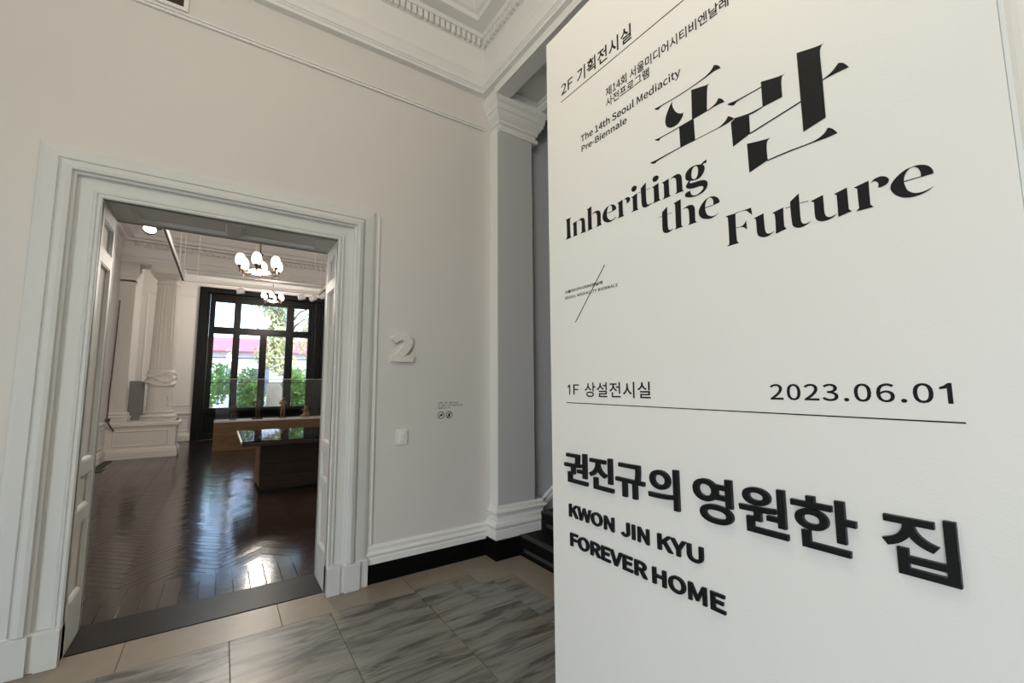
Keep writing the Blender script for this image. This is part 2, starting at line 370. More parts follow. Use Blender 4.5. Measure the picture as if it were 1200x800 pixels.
# panelled jamb linings and head lining
PZ = [(0.27, 0.70), (0.78, 0.985), (1.065, 2.285), (2.37, 2.555)]
def lining(side):
    xi = OX0 if side < 0 else OX1; xo = xi+side*0.018
    a, b = min(xi, xo), max(xi, xo)
    l = MB(); l.box(a, b, WY-0.01, WY+0.065, 0, OZ); l.box(a, b, GY-0.065, GY+0.01, 0, OZ)
    z = 0
    for z0, z1 in PZ: l.box(a, b, WY+0.065, GY-0.065, z, z0); z = z1
    l.box(a, b, WY+0.065, GY-0.065, z, OZ)
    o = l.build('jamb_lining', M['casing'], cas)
    for z0, z1 in PZ:
        m = MB(); m.sweep([(WY+0.065, z0), (WY+0.065, z1), (GY-0.065, z1), (GY-0.065, z0)], [(0, 0.018), (0, 0.004), (0.008, 0.004), (0.016, 0.012), (0.020, 0.018)], lambda p, q, c: (xi+side*c, p, q), side=-1, closed=True)
        m.build('panel_moulding', M['casing'], o)
lining(-1); lining(1)
h = MB(); h.box(OX0, OX1, WY-0.01, WY+0.065, OZ, OZ+0.018); h.box(OX0, OX1, GY-0.065, GY+0.01, OZ, OZ+0.018)
for x0, x1 in ((OX0, -0.55), (-0.02, 0.06), (0.59, OX1)): h.box(x0, x1, WY+0.065, GY-0.065, OZ, OZ+0.018)
hl = h.build('head_lining', M['casing'], cas)
for x0, x1 in ((-0.55, -0.02), (0.06, 0.59)):
    MB().sweep([(x0, WY+0.065), (x1, WY+0.065), (x1, GY-0.065), (x0, GY-0.065)], [(0, OZ+0.018), (0, OZ+0.004), (0.008, OZ+0.004), (0.016, OZ+0.012), (0.020, OZ+0.018)], side=1, closed=True).build('panel_moulding', M['casing'], hl)
# gallery side casing
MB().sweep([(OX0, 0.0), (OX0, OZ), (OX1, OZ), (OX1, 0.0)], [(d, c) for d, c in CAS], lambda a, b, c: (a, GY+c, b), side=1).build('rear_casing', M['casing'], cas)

# ---------------------------------------------------------------- pilaster at the corner
pil = empty('trim_4', (0, 0, 0)); tag(pil, 'white corner pilaster with moulded base and capital on black plinth', 'pilaster', kind='structure')
SX0, SX1, SY = 2.104, 2.519, 3.372
MB().bbox(SX0, SX1, SY, WY+0.01, 0.42, 4.02, 0.004).build('shaft', M['trim'], pil)
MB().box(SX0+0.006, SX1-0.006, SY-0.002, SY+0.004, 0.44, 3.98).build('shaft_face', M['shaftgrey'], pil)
def usweep(name, prof, material, x0=SX0, x1=SX1, y=SY):
    return MB().sweep([(x0, WY), (x0, y), (x1, y), (x1, WY)], prof+[(-0.02, prof[-1][1]), (-0.02, prof[0][1])], side=-1).build(name, material, pil, 35)
usweep('black_plinth', [(0.075, 0.0), (0.075, 0.162)], M['blackbase'], 2.115, 2.60)
usweep('base_plinth', [(0.050, 0.162), (0.050, 0.235)], M['trim'], SX0, 2.62)
def torus(p0, z0, z1, bulge, n=6):
    return [(p0+bulge*math.sin(math.pi*i/n), z0+(z1-z0)*i/n) for i in range(n+1)]
usweep('base_moulding', [(0.036, 0.235)]+torus(0.036, 0.242, 0.305, 0.022)+[(0.028, 0.308), (0.028, 0.316), (0.010, 0.322), (0.004, 0.34), (0.012, 0.358), (0.026, 0.364)]+torus(0.024, 0.366, 0.400, 0.014)+[(0.010, 0.404), (0.010, 0.420), (0.0, 0.432)], M['trim'], SX0, 2.60)
usweep('capital', [(0.0, 3.985), (0.014, 3.99), (0.020, 4.01), (0.014, 4.03), (0.0, 4.035), (0.0, 4.06), (0.010, 4.07), (0.020, 4.075), (0.020, 4.10), (0.030, 4.105), (0.056, 4.15), (0.062, 4.165), (0.062, 4.18), (0.072, 4.185), (0.076, 4.24), (0.090, 4.25), (0.108, 4.285), (0.108, 4.31)], M['trim'], SX0+0.03, 2.57)

# ---------------------------------------------------------------- foyer floor: slabs
floor = MB().box(-4.4, 2.30, -4.4, WY+0.05, -0.06, -0.006).build('floor', M['joint'])
tag(floor, 'grey veined marble floor of the foyer with beige stone border', 'floor', kind='structure')
G = 0.0016
def slab(x0, x1, y0, y1, m, nm='marble_tile'):
    cx, cy = (x0+x1)/2, (y0+y1)/2
    b = MB(); b.bbox(x0-cx+G, x1-cx-G, y0-cy+G, y1-cy-G, -0.02, 0, 0.0012)
    o = b.build(nm, M[m], floor); o.location = (cx, cy, random.uniform(-0.0004, 0.0))
bj = [-4.2, -3.58, -2.79, -1.99, -1.19, -0.393, 0.40, 1.263]
for a, b in zip(bj[:-1], bj[1:]): slab(a, b, 3.21, WY+0.05, 'beige', 'border_tile')
# corner border piece with its notch
n = MB(); n.prism([(1.263+G, WY), (1.263+G, 3.21+G), (1.725, 3.21+G), (1.725, 3.03), (1.828, 3.01), (2.022-G, 3.01), (2.022-G, 3.33), (2.05, 3.33), (2.05, WY)], lambda a, b, c: (a, b, c), -0.02, 0)
n.build('border_tile', M['beige'], floor)
yb = [3.33, 2.50, 1.70, 0.9, 0.1, -0.7, -1.5, -2.3, -3.1, -4.2]
for a, b in zip(yb[1:], yb[:-1]): slab(2.022, 2.298, a, b, 'beige', 'border_tile')
yb = [3.01, 2.44, 1.86, 1.28, 0.7, -0.4, -1.5, -2.6, -4.2]
for a, b in zip(yb[1:], yb[:-1]): slab(1.83, 2.022, a, b, 'marble')
colx = [-4.2, -3.902, -3.328, -2.754, -2.18, -1.606, -1.032, -0.458, 0.117, 0.686, 1.265, 1.83]
for i, (a, b) in enumerate(zip(colx[:-1], colx[1:])):
    ys = [3.21]
    y = {11: 2.665, 10: 2.665, 9: 2.02, 8: 2.33, 7: 2.62}.get(i, 3.21-0.29*((i*2) % 4+1))
    while y > -4.2: ys.append(y); y -= 1.12
    ys.append(-4.2)
    for k, (p, q) in enumerate(zip(ys[1:], ys[:-1])):
        if i == 10 and k == 0:
            n = MB(); n.prism([(a+G, q-G), (a+G, p+G), (b-G, p+G), (b-G, 3.008), (1.722, 3.028), (1.722, q-G)], lambda u, v, c: (u-(a+b)/2, v-(p+q)/2, c), -0.02, 0)
            n.build('marble_tile', M['marble'], floor).location = ((a+b)/2, (p+q)/2, 0)
        else: slab(a, b, p, q, 'marble')

# ---------------------------------------------------------------- stairs beyond the pilaster
stairs = empty('dark_staircase', (2.30, 1.9, 0)); tag(stairs, 'black staircase climbing away behind the corner pilaster', 'stairs')
for k in range(9):
    b = MB(); b.bbox(0.25*k, 2.9, -1.5, 1.42 if k else 1.42, 0.17*k-0.05 if k else -0.06, 0.17*(k+1), 0.006)
    b.build('step', M['stair'], stairs)
    MB().box(0.25*k-0.004, 0.25*k+0.05, -1.49, 1.40, 0.17*(k+1)-0.012, 0.17*(k+1)+0.002).build('nosing', M['strip'], stairs)
    MB().box(0.25*k-0.004, 0.25*k+0.002, -1.49, 1.34, 0.17*k+0.040, 0.17*k+0.070).build('riser_strip', M['strip'], stairs)
rk = MB(); a0 = (2.60, 0.235); a1 = (4.6, 0.235+2.0*0.72)
rk.sweep([a0, a1], [(0.0, 0.0), (0.0, 0.028), (0.03, 0.028), (0.034, 0.02), (0.05, 0.02), (0.058, 0.03), (0.075, 0.026), (0.085, 0.014), (0.10, 0.0)], lambda a, b, c: (a, WY-c, b), side=1)
tag(rk.build('trim_5', M['trim']), 'white moulding raking up the stair wall', 'trim', kind='structure')
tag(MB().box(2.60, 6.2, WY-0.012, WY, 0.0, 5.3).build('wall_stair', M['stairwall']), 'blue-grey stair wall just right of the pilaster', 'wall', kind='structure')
w = MB(); w.box(6.0, 6.2, -4.2, WY, 0, 5.4); w.box(2.7, 6.2, 0.15, 0.35, 0, 5.4)
tag(w.build('wall_stair_end', M['stairwall']), 'wall closing the stairwell', 'wall', kind='structure')
tag(MB().box(2.04, 6.2, -4.4, GY, 5.40, 5.46).build('ceiling_stair', M['ceil']), 'ceiling over the stairwell', 'ceiling', kind='structure')
tag(MB().box(2.30, 6.2, -4.4, WY, -0.08, -0.03).build('floor_stair', M['stair']), 'dark floor below the staircase', 'floor', kind='structure')
# ================================================================ EXHIBITION BOARD
PX, YL = 1.2, 1.4786
board = empty('exhibition_board', (PX+0.05, 0.806, 0)); tag(board, 'tall white freestanding board with exhibition titles in black', 'sign board')
BW = 1.372
def bchild(o):
    o.matrix_parent_inverse = Matrix.Translation((-(PX+0.05), -0.806, 0)); return o
bchild(MB().bbox(PX, PX+0.10, YL-BW, YL, 0.0, 3.118, 0.002).build('panel', M['board'], board))
# pieces of vinyl: hairline seam between two sheets
bchild(MB().prism([(0.0, 1.6462), (1.06, 1.6292), (1.06, 1.6286), (0.0, 1.6455)], lambda s, z, c: (PX-c, YL-s, z), 0.0, 0.0006).build('sheet_seam', M['switch'], board))

pier = empty('board_pier', (1.45, -0.6, 0)); tag(pier, 'white moulded post standing at the right end of the titled board', 'post')
p = MB(); p.box(1.212, 1.60, -0.55, YL-BW-0.0005, 0.0, 3.3)
p.sweep([(0.102, 0.0), (0.102, 3.3)], [(0, -0.01), (0.004, 0.002), (0.010, 0.010), (0.020, 0.017), (0.034, 0.021), (0.060, 0.022), (0.075, 0.015), (0.09, 0.0)], lambda a, b, c: (1.212-c*0.6, a, b), side=1)
o = p.build('shaft', M['board'], pier); o.matrix_parent_inverse = Matrix.Translation((-1.45, 0.6, 0))

import os
def bundled(name):                      # lettering style that ships inside Blender itself
    try: return bpy.data.fonts.load(os.path.join(bpy.utils.system_resource('DATAFILES'), 'fonts', name))
    except Exception: return None
SANS = bundled('Noto Sans CJK Regular.woff2')
FS = 3.54 if SANS else 10.0
def curve_mesh(cu_):
    o = bpy.data.objects.new('tmp', cu_)
    me = bpy.data.meshes.new_from_object(o)
    bpy.data.objects.remove(o, do_unlink=True); bpy.data.curves.remove(cu_); me.materials.clear()
    return me
def loops_of(me):                       # ordered outlines of a flat filled mesh, solid on the left
    nxt = {}; cnt = {}
    for p in me.polygons:
        vs_ = list(p.vertices)
        if p.normal.z < 0: vs_.reverse()
        for a, b in zip(vs_, vs_[1:]+vs_[:1]): cnt[(a, b)] = 1
    for a, b in cnt:
        if (b, a) not in cnt: nxt.setdefault(a, []).append(b)
    out = []
    while nxt:
        st = next(iter(nxt)); lp = [st]; cur = nxt[st].pop()
        if not nxt[st]: del nxt[st]
        while cur != st and cur in nxt:
            lp.append(cur); c2 = nxt[cur].pop()
            if not nxt[cur]: del nxt[cur]
            cur = c2
        if len(lp) > 2: out.append([Vector(me.vertices[k].co[:2]) for k in lp])
    return out
def grow(lp, d):                        # thicken an outline by d with mitred corners
    q = [p for k, p in enumerate(lp) if (p-lp[k-1]).length > 1e-4*FS]
    n = len(q); res = []
    for k in range(n):
        e0 = (q[k]-q[k-1]).normalized(); e1 = (q[(k+1) % n]-q[k]).normalized()
        n0 = Vector((e0.y, -e0.x)); n1 = Vector((e1.y, -e1.x)); dn = 1+n0.dot(n1)
        mv = (n0+n1)/max(dn, 0.02)
        lim = 1.7 if e0.cross(e1) > 0 else 8.0
        if mv.length > lim: mv = mv.normalized()*lim
        res.append(q[k]+mv*d)
    return res
TCACHE = {}
def text_mesh(body, offset=0.0, extrude=0.0, bevel=0.0, spacing=1.0, shear=0.0, res=4):
    key = (body, offset, extrude, spacing, res)
    if key in TCACHE: return TCACHE[key].copy()
    cu_ = bpy.data.curves.new('lettering', 'FONT'); cu_.body = body
    if SANS: cu_.font = SANS
    cu_.size = 10.0; cu_.space_character = spacing; cu_.resolution_u = res
    me = curve_mesh(cu_)
    bm0 = bmesh.new(); bm0.from_mesh(me); bmesh.ops.remove_doubles(bm0, verts=bm0.verts, dist=2e-5*FS); bm0.to_mesh(me); bm0.free()
    lps = loops_of(me); bpy.data.meshes.remove(me); best = None
    for tryk in range(8):                # repeat with a slightly different weight until the outlines fill cleanly
        d = offset*FS*(1-0.055*tryk); want = 0.0
        c2 = bpy.data.curves.new('lettering', 'CURVE'); c2.dimensions = '2D'; c2.fill_mode = 'BOTH'; c2.extrude = 0
        allp = [grow(lp, d) for lp in lps]
        for pts in allp:
            want += sum(a.x*b.y-b.x*a.y for a, b in zip(pts, pts[1:]+pts[:1]))/2
            sp = c2.splines.new('POLY'); sp.points.add(len(pts)-1)
            for a, v in zip(sp.points, pts): a.co = (v.x, v.y, 0, 1)
            sp.use_cyclic_u = True
        cc = c2.copy(); fm = curve_mesh(cc); got = sum(p.area for p in fm.polygons); bpy.data.meshes.remove(fm)
        err = abs(got-want)/max(want, 1e-9)
        if best is None or err < best[0]:
            if best: bpy.data.curves.remove(best[1])
            best = (err, c2)
        else: bpy.data.curves.remove(c2)
        if err < 0.01: break
    c2 = best[1]; c2.extrude = extrude
    TCACHE[key] = curve_mesh(c2)
    return TCACHE[key].copy()
def fit(me, s0, s1, z0, z1, mp, w0=0.0, wscale=None):
    xs = [v.co.x for v in me.vertices]; ys = [v.co.y for v in me.vertices]; ws = [v.co.z for v in me.vertices]
    ax, bx, ay, by, aw = min(xs), max(xs), min(ys), max(ys), min(ws)
    for v in me.vertices:
        u = s0+(v.co.x-ax)/(bx-ax)*(s1-s0); q = z0+(v.co.y-ay)/(by-ay)*(z1-z0)
        v.co = mp(u, q, w0+(v.co.z-aw)*(wscale or 0.0))
    return me
BMAP = lambda s, z, c: (PX-c, YL-s, z)
def extent(body, off, spacing=1.0):
    me = text_mesh(body, off, spacing=spacing); xs = [v.co.x for v in me.vertices]; ys = [v.co.y for v in me.vertices]
    bpy.data.meshes.remove(me); return min(xs), max(xs), min(ys), max(ys)
def print_line(body, s0, s1, z0, z1, off=0.0, spacing=1.0, name='lettering', m='black'):
    X0, X1, A0, A1 = extent(body, off, spacing); words = body.split(' '); pre = ''
    for wd in words:                     # each word is a piece of its own, set with the line's own spacing
        pre = (pre+' '+wd) if pre else wd
        e1 = extent(pre, off, spacing)[1]; a, b, c, d = extent(wd, off, spacing)
        k = (s1-s0)/(X1-X0); q = (z1-z0)/(A1-A0)
        me = text_mesh(wd, off, spacing=spacing)
        fit(me, s0+(e1-(b-a)-X0)*k, s0+(e1-X0)*k, z0+(c-A0)*q, z0+(d-A0)*q, BMAP, 0.0006)
        bchild(link(name, me, M[m], board))
def figure_one(s0, s1, z0, z1, st):      # plain numeral one without a foot
    h = z1-z0
    bchild(MB().prism([(s1-st, z0), (s1, z0), (s1, z1), (s1-st*0.75, z1), (s0+(s1-s0)*0.35, z1-h*0.13), (s0, z1-h*0.20), (s0, z1-h*0.31), (s1-st, z1-h*0.26)], BMAP, 0.0, 0.0007).build('lettering', M['black'], board))
def rule(s0, z0, s1, z1, t):
    bchild(MB().prism([(s0, z0-t/2), (s1, z1-t/2), (s1, z1+t/2), (s0, z0+t/2)], BMAP, 0.0, 0.0007).build('rule', M['black'], board))
print_line('2F', 0.101, 0.178, 2.797, 2.846, 0.014); print_line('기획전시실', 0.206, 0.503, 2.787, 2.853, 0.018, 1.02)
rule(0.098, 2.769, 1.25, 2.764, 0.0035)
print_line('제14회 서울미디어시티비엔날레', 0.367, 0.866, 2.630, 2.670, 0.016, 1.0)
print_line('사전프로그램', 0.367, 0.574, 2.588, 2.626, 0.016, 1.0)
print_line('The 14th Seoul Mediacity', 0.221, 0.697, 2.507, 2.547, 0.022, 1.0)
print_line('Pre-Biennale', 0.224, 0.467, 2.472, 2.501, 0.022, 1.0)
figure_one(0.107, 0.124, 1.464, 1.506, 0.0062); print_line('F', 0.143, 0.177, 1.464, 1.506, 0.006); print_line('상설전시실', 0.210, 0.528, 1.456, 1.513, 0.010, 1.02)
rule(0.100, 1.431, 1.267, 1.4245, 0.0030)
print_line('2023.06.0', 0.910, 1.2255, 1.461, 1.502, 0.010, 1.03); figure_one(1.2345, 1.253, 1.461, 1.502, 0.0075)
print_line('서울미디어시티비엔날레', 0.101, 0.322, 1.8905, 1.9045, 0.03, 1.0, 'logo_lettering')
print_line('SEOUL MEDIACITY BIENNALE', 0.102, 0.399, 1.866, 1.878, 0.03, 1.05, 'logo_lettering')
t = Vector((0.336-0.164, 1.963-1.761)).normalized(); nn = Vector((-t.y, t.x))*0.0019
bchild(MB().prism([(0.336+nn.x, 1.963+nn.y), (0.336-nn.x, 1.963-nn.y), (0.164-nn.x, 1.761-nn.y), (0.164+nn.x, 1.761+nn.y)], BMAP, 0.0, 0.0008).build('logo_slash', M['black'], board))

GLYPHS = {
 'Inheriting': [
  ['1150,22156,1;1502,22154,1;1448,22080;1434,21952;1452,21387;1500,21268,1;1126,21263,1;1205,21329;1227,21422;1215,22025;1198,22114,1'],
  ['1587,21837,1;1868,21885,1;1846,21785;1850,21315,1;1890,21261,1;1571,21260,1;1642,21313,1;1638,21788,1'],
  ['1907,21823,1;2013,21885;2171,21902;2293,21836;2338,21719;2345,21527;2355,21319,1;2383,21247,1;2048,21261,1;2135,21314,1;2142,21688;2123,21797;2057,21844;1980,21838'],
  ['2470,22149,1;2737,22201,1;2723,21903;2729,21326,1;2777,21255,1;2449,21249,1;2511,21311,1;2520,22093,1'],
  ['2746,21839,1;2862,21901;3048,21907;3169,21846;3225,21729;3226,21546;3231,21333,1;3268,21251,1;2931,21253,1;3019,21304,1;3027,21644;3003,21790;2923,21855;2839,21853'],
  ['4025,21612,1;4018,21717;3929,21823;3780,21883;3547,21857;3385,21734;3318,21545;3372,21377;3544,21254;3754,21226;3926,21266;4014,21338,1;3947,21318;3813,21274;3682,21318;3578,21442;3549,21607,1;3814,21592,1', '3562,21630,1;3582,21754;3664,21860;3749,21865;3814,21790;3823,21616,1'],
  ['4097,21828,1;4365,21868,1;4349,21741;4355,21294,1;4410,21226,1;4091,21231,1;4149,21292,1;4150,21771,1'],
  ['4399,21818,1;4479,21865;4603,21875;4695,21812;4701,21725;4629,21666;4523,21649,1;4537,21729;4512,21810;4460,21835'],
  ['4755,21793,1;5037,21861,1;5023,21707;5020,21296,1;5067,21231,1;4739,21245,1;4819,21297,1;4819,21746,1'],
  ['4775,22077;4818,22157;4936,22174;5018,22109;5006,22017;4907,21960;4811,21998'],
  ['5194,21965,1;5424,22101,1;5415,21745;5421,21400;5459,21278;5549,21260;5675,21284,1;5565,21224;5438,21202;5328,21210;5238,21280;5207,21417;5201,21703'],
  ['5083,21853,1;5200,21842,1;5199,21823,1;5082,21834,1'],
  ['5412,21834,1;5594,21830,1;5593,21812,1;5411,21816,1'],
  ['5672,21814,1;5949,21861,1;5940,21691;5949,21295,1;6004,21235,1;5673,21230,1;5739,21282,1;5740,21756,1'],
  ['5706,22078;5752,22151;5858,22161;5953,22106;5949,22022;5866,21959;5751,21976'],
  ['6077,21811,1;6354,21843,1;6346,21677;6350,21291,1;6405,21225,1;6072,21218,1;6143,21281,1;6148,21743,1'],
  ['6378,21783,1;6485,21841;6648,21866;6773,21815;6829,21696;6835,21506;6838,21274,1;6882,21214,1;6551,21219,1;6624,21272,1;6625,21534;6609,21730;6532,21798;6451,21802'],
  ['6960,21641;6987,21758;7114,21859;7295,21879;7468,21835;7607,21745;7629,21619;7565,21495;7445,21407;7270,21406;7063,21469;6976,21548', '7178,21647;7216,21786;7308,21845;7393,21793;7407,21661;7379,21519;7301,21440;7214,21477;7179,21548'],
  ['7490,21813,1;7600,21867;7706,21893,1;7694,21783,1;7625,21808;7557,21767,1'],
  ['7088,21470,1;7014,21403;6964,21324;7006,21245;7124,21184;7285,21153;7459,21138;7542,21091;7547,21026;7449,20949;7316,20912;7186,20946;7125,21034;7111,21124,1;6984,21117;6920,21071;6932,20995;7035,20933;7197,20888;7387,20877;7561,20919;7674,21024;7701,21150;7636,21253;7497,21311;7295,21339;7133,21363;7105,21395;7141,21448,1'],
 ],
 'the': [
  ['6033,20793,1;6238,20918,1;6235,20639;6234,20282;6258,20131;6323,20092;6463,20109,1;6360,20052;6240,20023;6146,20036;6054,20100;6020,20254;6026,20541'],
  ['5915,20661,1;6040,20660,1;6039,20643,1;5915,20642,1'],
  ['6226,20661,1;6404,20659,1;6403,20640,1;6225,20645,1'],
  ['6484,20935,1;6758,20989,1;6748,20694;6738,20119,1;6798,20054,1;6486,20048,1;6533,20103,1;6539,20882,1'],
  ['6801,20606,1;6891,20654;7053,20676;7172,20628;7226,20523;7231,20296;7228,20106,1;7283,20039,1;6970,20039,1;7022,20095,1;7024,20367;7009,20543;6951,20610;6877,20620'],
  ['8030,20395,1;8040,20456;7992,20560;7887,20643;7756,20682;7595,20644;7451,20531;7361,20385;7365,20239;7451,20110;7595,20035;7762,20005;7919,20049;8020,20120,1;7964,20086;7854,20056;7744,20076;7636,20157;7587,20284;7574,20385,1;7828,20383,1', '7575,20409,1;7601,20543;7663,20641;7743,20659;7818,20593;7846,20496;7836,20406,1'],
 ],
 'Future': [
  ['8184,19916,1;8486,19908,1;8474,19494;8484,19089,1;8537,19015,1;8186,19007,1;8254,19069,1;8260,19480;8254,19851,1'],
  ['8473,19923,1;8759,19914;8923,19921,1;8951,19694,1;8865,19794;8765,19890;8472,19896,1'],
  ['8466,19488,1;8604,19474;8695,19503;8773,19604,1;8781,19330,1;8691,19425;8602,19456;8465,19467,1'],
  ['8982,19592,1;9246,19644,1;9248,19375;9258,19168;9292,19077;9360,19043;9488,19071,1;9416,19019;9298,18974;9181,18989;9078,19058;9043,19158;9038,19392;9033,19544,1'],
  ['9463,19576,1;9744,19632,1;9735,19363;9737,19117,1;9787,19040,1;9517,18983,1;9529,19283;9522,19525,1'],
  ['9912,19723,1;10125,19868,1;10123,19519;10125,19183;10150,19080;10218,19034;10357,19059,1;10256,18998;10132,18967;10029,18987;9939,19064;9919,19180;9909,19426'],
  ['9795,19599,1;9916,19599,1;9915,19582,1;9794,19579,1'],
  ['10125,19610,1;10328,19599,1;10326,19581,1;10124,19594,1'],
  ['10379,19565,1;10647,19625,1;10647,19378;10648,19176;10681,19072;10761,19028;10903,19064,1;10805,18993;10674,18966;10555,18985;10462,19065;10441,19189;10443,19506,1'],
  ['10868,19560,1;11135,19619,1;11135,19367;11135,19089,1;11192,19022,1;10915,18970,1;10921,19250;10919,19514,1'],
  ['11260,19563,1;11546,19617,1;11541,19348;11540,19052,1;11596,18978,1;11266,18982,1;11329,19047,1;11325,19295;11325,19509,1'],
  ['11576,19517,1;11638,19605;11762,19628;11867,19567;11900,19482;11855,19409;11764,19380;11700,19387,1;11711,19481;11674,19542;11624,19557'],
  ['12606,19331,1;12603,19411;12551,19517;12459,19588;12336,19618;12167,19590;12007,19477;11920,19356;11920,19226;11997,19092;12122,18993;12285,18956;12466,18986;12603,19074,1;12522,19038;12415,19013;12291,19034;12188,19133;12152,19262;12139,19337,1;12413,19334,1', '12140,19359,1;12169,19486;12241,19583;12316,19601;12384,19540;12415,19431;12411,19353,1'],
 ],
 'po': [
  ['5905,24578,1;6130,24550;7022,24512;7736,24552;7980,24625;8105,24752,1;8238,24645;8307,24514,1;8070,24543;7782,24508;7020,24478;6186,24502;6067,24454;5950,24510'],
  ['6611,24442,1;6627,24218;6752,23969;6907,23841;7002,23828,1;6952,23682;6785,23548;6565,23538;6402,23625;6314,23800;6336,24021;6462,24261'],
  ['7314,24414,1;7841,24260,1;7970,24274,1;7859,24167;7804,23425,1;7291,23421,1'],
  ['5853,23466,1;6076,23432;6859,23428;7795,23444;8057,23492;8179,23620,1;8287,23533;8368,23394,1;8099,23421;7793,23412;6857,23394;6103,23387;6042,23334;5927,23392'],
  ['6821,23418,1;7351,23399,1;7362,22683,1;6832,22701,1'],
  ['5637,22736,1;5864,22711;6823,22725;8103,22706;8333,22784;8436,22900,1;8532,22824;8625,22724,1;8393,22684;8102,22679;6821,22692;5921,22649;5830,22612;5712,22655'],
 ],
 'ran': [
  ['8438,23273,1;8532,23270;8719,23240;9407,23238,1;9405,23202,1;8743,23187;8632,23133;8527,23182'],
  ['9406,23379,1;9878,23245;10044,23246,1;9930,23143;9914,22624,1;9407,22626,1'],
  ['9419,22657,1;9048,22652;8625,22737,1;8623,22699,1;9069,22591;9416,22621,1'],
  ['8512,22657,1;8635,22720,1;9037,22636,1;9036,22049,1;8532,21895,1'],
  ['9027,22070,1;10330,22267,1;10331,22226,1;9029,22025,1'],
  ['10321,23606,1;10808,23465;10953,23460,1;10838,23321;10839,22492;10839,21534,1;10335,21418,1'],
  ['10823,22541,1;11021,22607;11181,22748,1;11286,22678;11383,22506,1;11128,22523;10829,22513,1'],
  ['8929,21794,1;9429,21678;9569,21660,1;9454,21561;9447,21070,1;8942,20927,1'],
  ['9429,21083,1;9982,21089;10524,21069;10745,21134;10858,21259,1;10958,21178;11048,21024,1;10795,21014;10521,21032;9979,21050;9427,21048,1'],
 ],
}

def smooth_path(txt):
    pts = []
    for t in txt.split(';'):
        q = t.split(','); pts.append((int(q[0])/1e4, int(q[1])/1e4, len(q) > 2))
    n = len(pts); out = []
    for i in range(n):
        p1, p2 = pts[i], pts[(i+1) % n]
        a, b = Vector(p1[:2]), Vector(p2[:2])
        out.append(a)
        if p1[2] and p2[2]: continue
        ta = (b-Vector(pts[i-1][:2]))*0.5 if not p1[2] else None
        tb = (Vector(pts[(i+2) % n][:2])-a)*0.5 if not p2[2] else None
        if ta is None: ta = (b-a)*1.5-tb*0.5
        if tb is None: tb = (b-a)*1.5-ta*0.5
        L = (b-a).length
        if ta.length > L*1.2: ta = ta.normalized()*L*1.2
        if tb.length > L*1.2: tb = tb.normalized()*L*1.2
        for k in range(1, 5):
            t = k/5; h00 = 2*t**3-3*t**2+1; h10 = t**3-2*t**2+t; h01 = -2*t**3+3*t**2; h11 = t**3-t**2
            out.append(a*h00+ta*h10+b*h01+tb*h11)
    return out
def glyph_mesh(paths):
    cu_ = bpy.data.curves.new('glyph', 'CURVE'); cu_.dimensions = '2D'; cu_.fill_mode = 'BOTH'
    for p in paths:
        pts = smooth_path(p); sp = cu_.splines.new('POLY'); sp.points.add(len(pts)-1)
        for q, v in zip(sp.points, pts): q.co = (v.x*10, v.y*10, 0, 1)
        sp.use_cyclic_u = True
    return curve_mesh(cu_)
for word, shapes in GLYPHS.items():
    bmj = bmesh.new()
    for k, sh in enumerate(shapes):
        me = glyph_mesh(sh)
        for v in me.vertices: v.co = BMAP(v.co.x/10, v.co.y/10, 0.0006+0.00003*k)
        bmj.from_mesh(me); bpy.data.meshes.remove(me)
    me = bpy.data.meshes.new('title_word'); bmj.to_mesh(me); bmj.free()
    bchild(link('title_word', me, M['black'], board))

# raised black letters
def raised(body, s0, s1, z0, z1, off, depth=0.012, name='raised_letter'):
    me = text_mesh(body, off, extrude=0.05, bevel=0.0, res=6)
    hs = [v.co.z for v in me.vertices]; wscale = depth/max(1e-6, max(hs)-min(hs))
    fit(me, s0, s1, z0, z1, BMAP, 0.0002, wscale)
    return bchild(link(name, me, M['blackletter'], board))
for ch, s0, s1, z0, z1 in (('권', 0.089, 0.222, 1.114, 1.234), ('진', 0.234, 0.355, 1.114, 1.234), ('규', 0.369, 0.494, 1.114, 1.228), ('의', 0.511, 0.626, 1.112, 1.236),
                           ('영', 0.676, 0.796, 1.107, 1.235), ('원', 0.814, 0.935, 1.113, 1.234), ('한', 0.946, 1.078, 1.112, 1.233), ('집', 1.123, 1.239, 1.111, 1.233)):
    raised(ch, s0, s1, z0, z1, 0.019)
def raised_line(words, off, z0, z1):
    for body, s0, s1 in words:
        me = text_mesh(body, off); xs = [v.co.x for v in me.vertices]; W = max(xs)-min(xs); X0 = min(xs); bpy.data.meshes.remove(me)
        x = 0.0; adv = []
        for i, ch in enumerate(body):        # place the letters one by one with the font's own advance
            pm = text_mesh(body[:i+1], off); xs = [v.co.x for v in pm.vertices]; e1 = max(xs); bpy.data.meshes.remove(pm)
            cm = text_mesh(ch, off); cx = [v.co.x for v in cm.vertices]; wd = max(cx)-min(cx); bpy.data.meshes.remove(cm)
            a = s0+(e1-wd-X0)/W*(s1-s0); b = s0+(e1-X0)/W*(s1-s0)
            raised(ch, a, b, z0, z1, off, 0.008)
raised_line([('KWON', 0.110, 0.350), ('JIN', 0.383, 0.503), ('KYU', 0.537, 0.697)], 0.030, 0.977, 1.026)
raised_line([('FOREVER', 0.114, 0.490), ('HOME', 0.512, 0.757)], 0.030, 0.865, 0.915)

# ================================================================ THINGS ON THE DOORWAY WALL
WMAP = lambda s, z, c: (s, WY-c, z)
me = text_mesh('2', 0.060, extrude=0.05, bevel=0.0, res=8)
hs = [v.co.z for v in me.vertices]; fit(me, 1.136, 1.332, 1.706, 1.942, WMAP, 0.0, 0.032/(max(hs)-min(hs)))
tag(link('room_number', me, M['number']), 'raised beige room number 2 on the wall beside the doorway', 'room number')

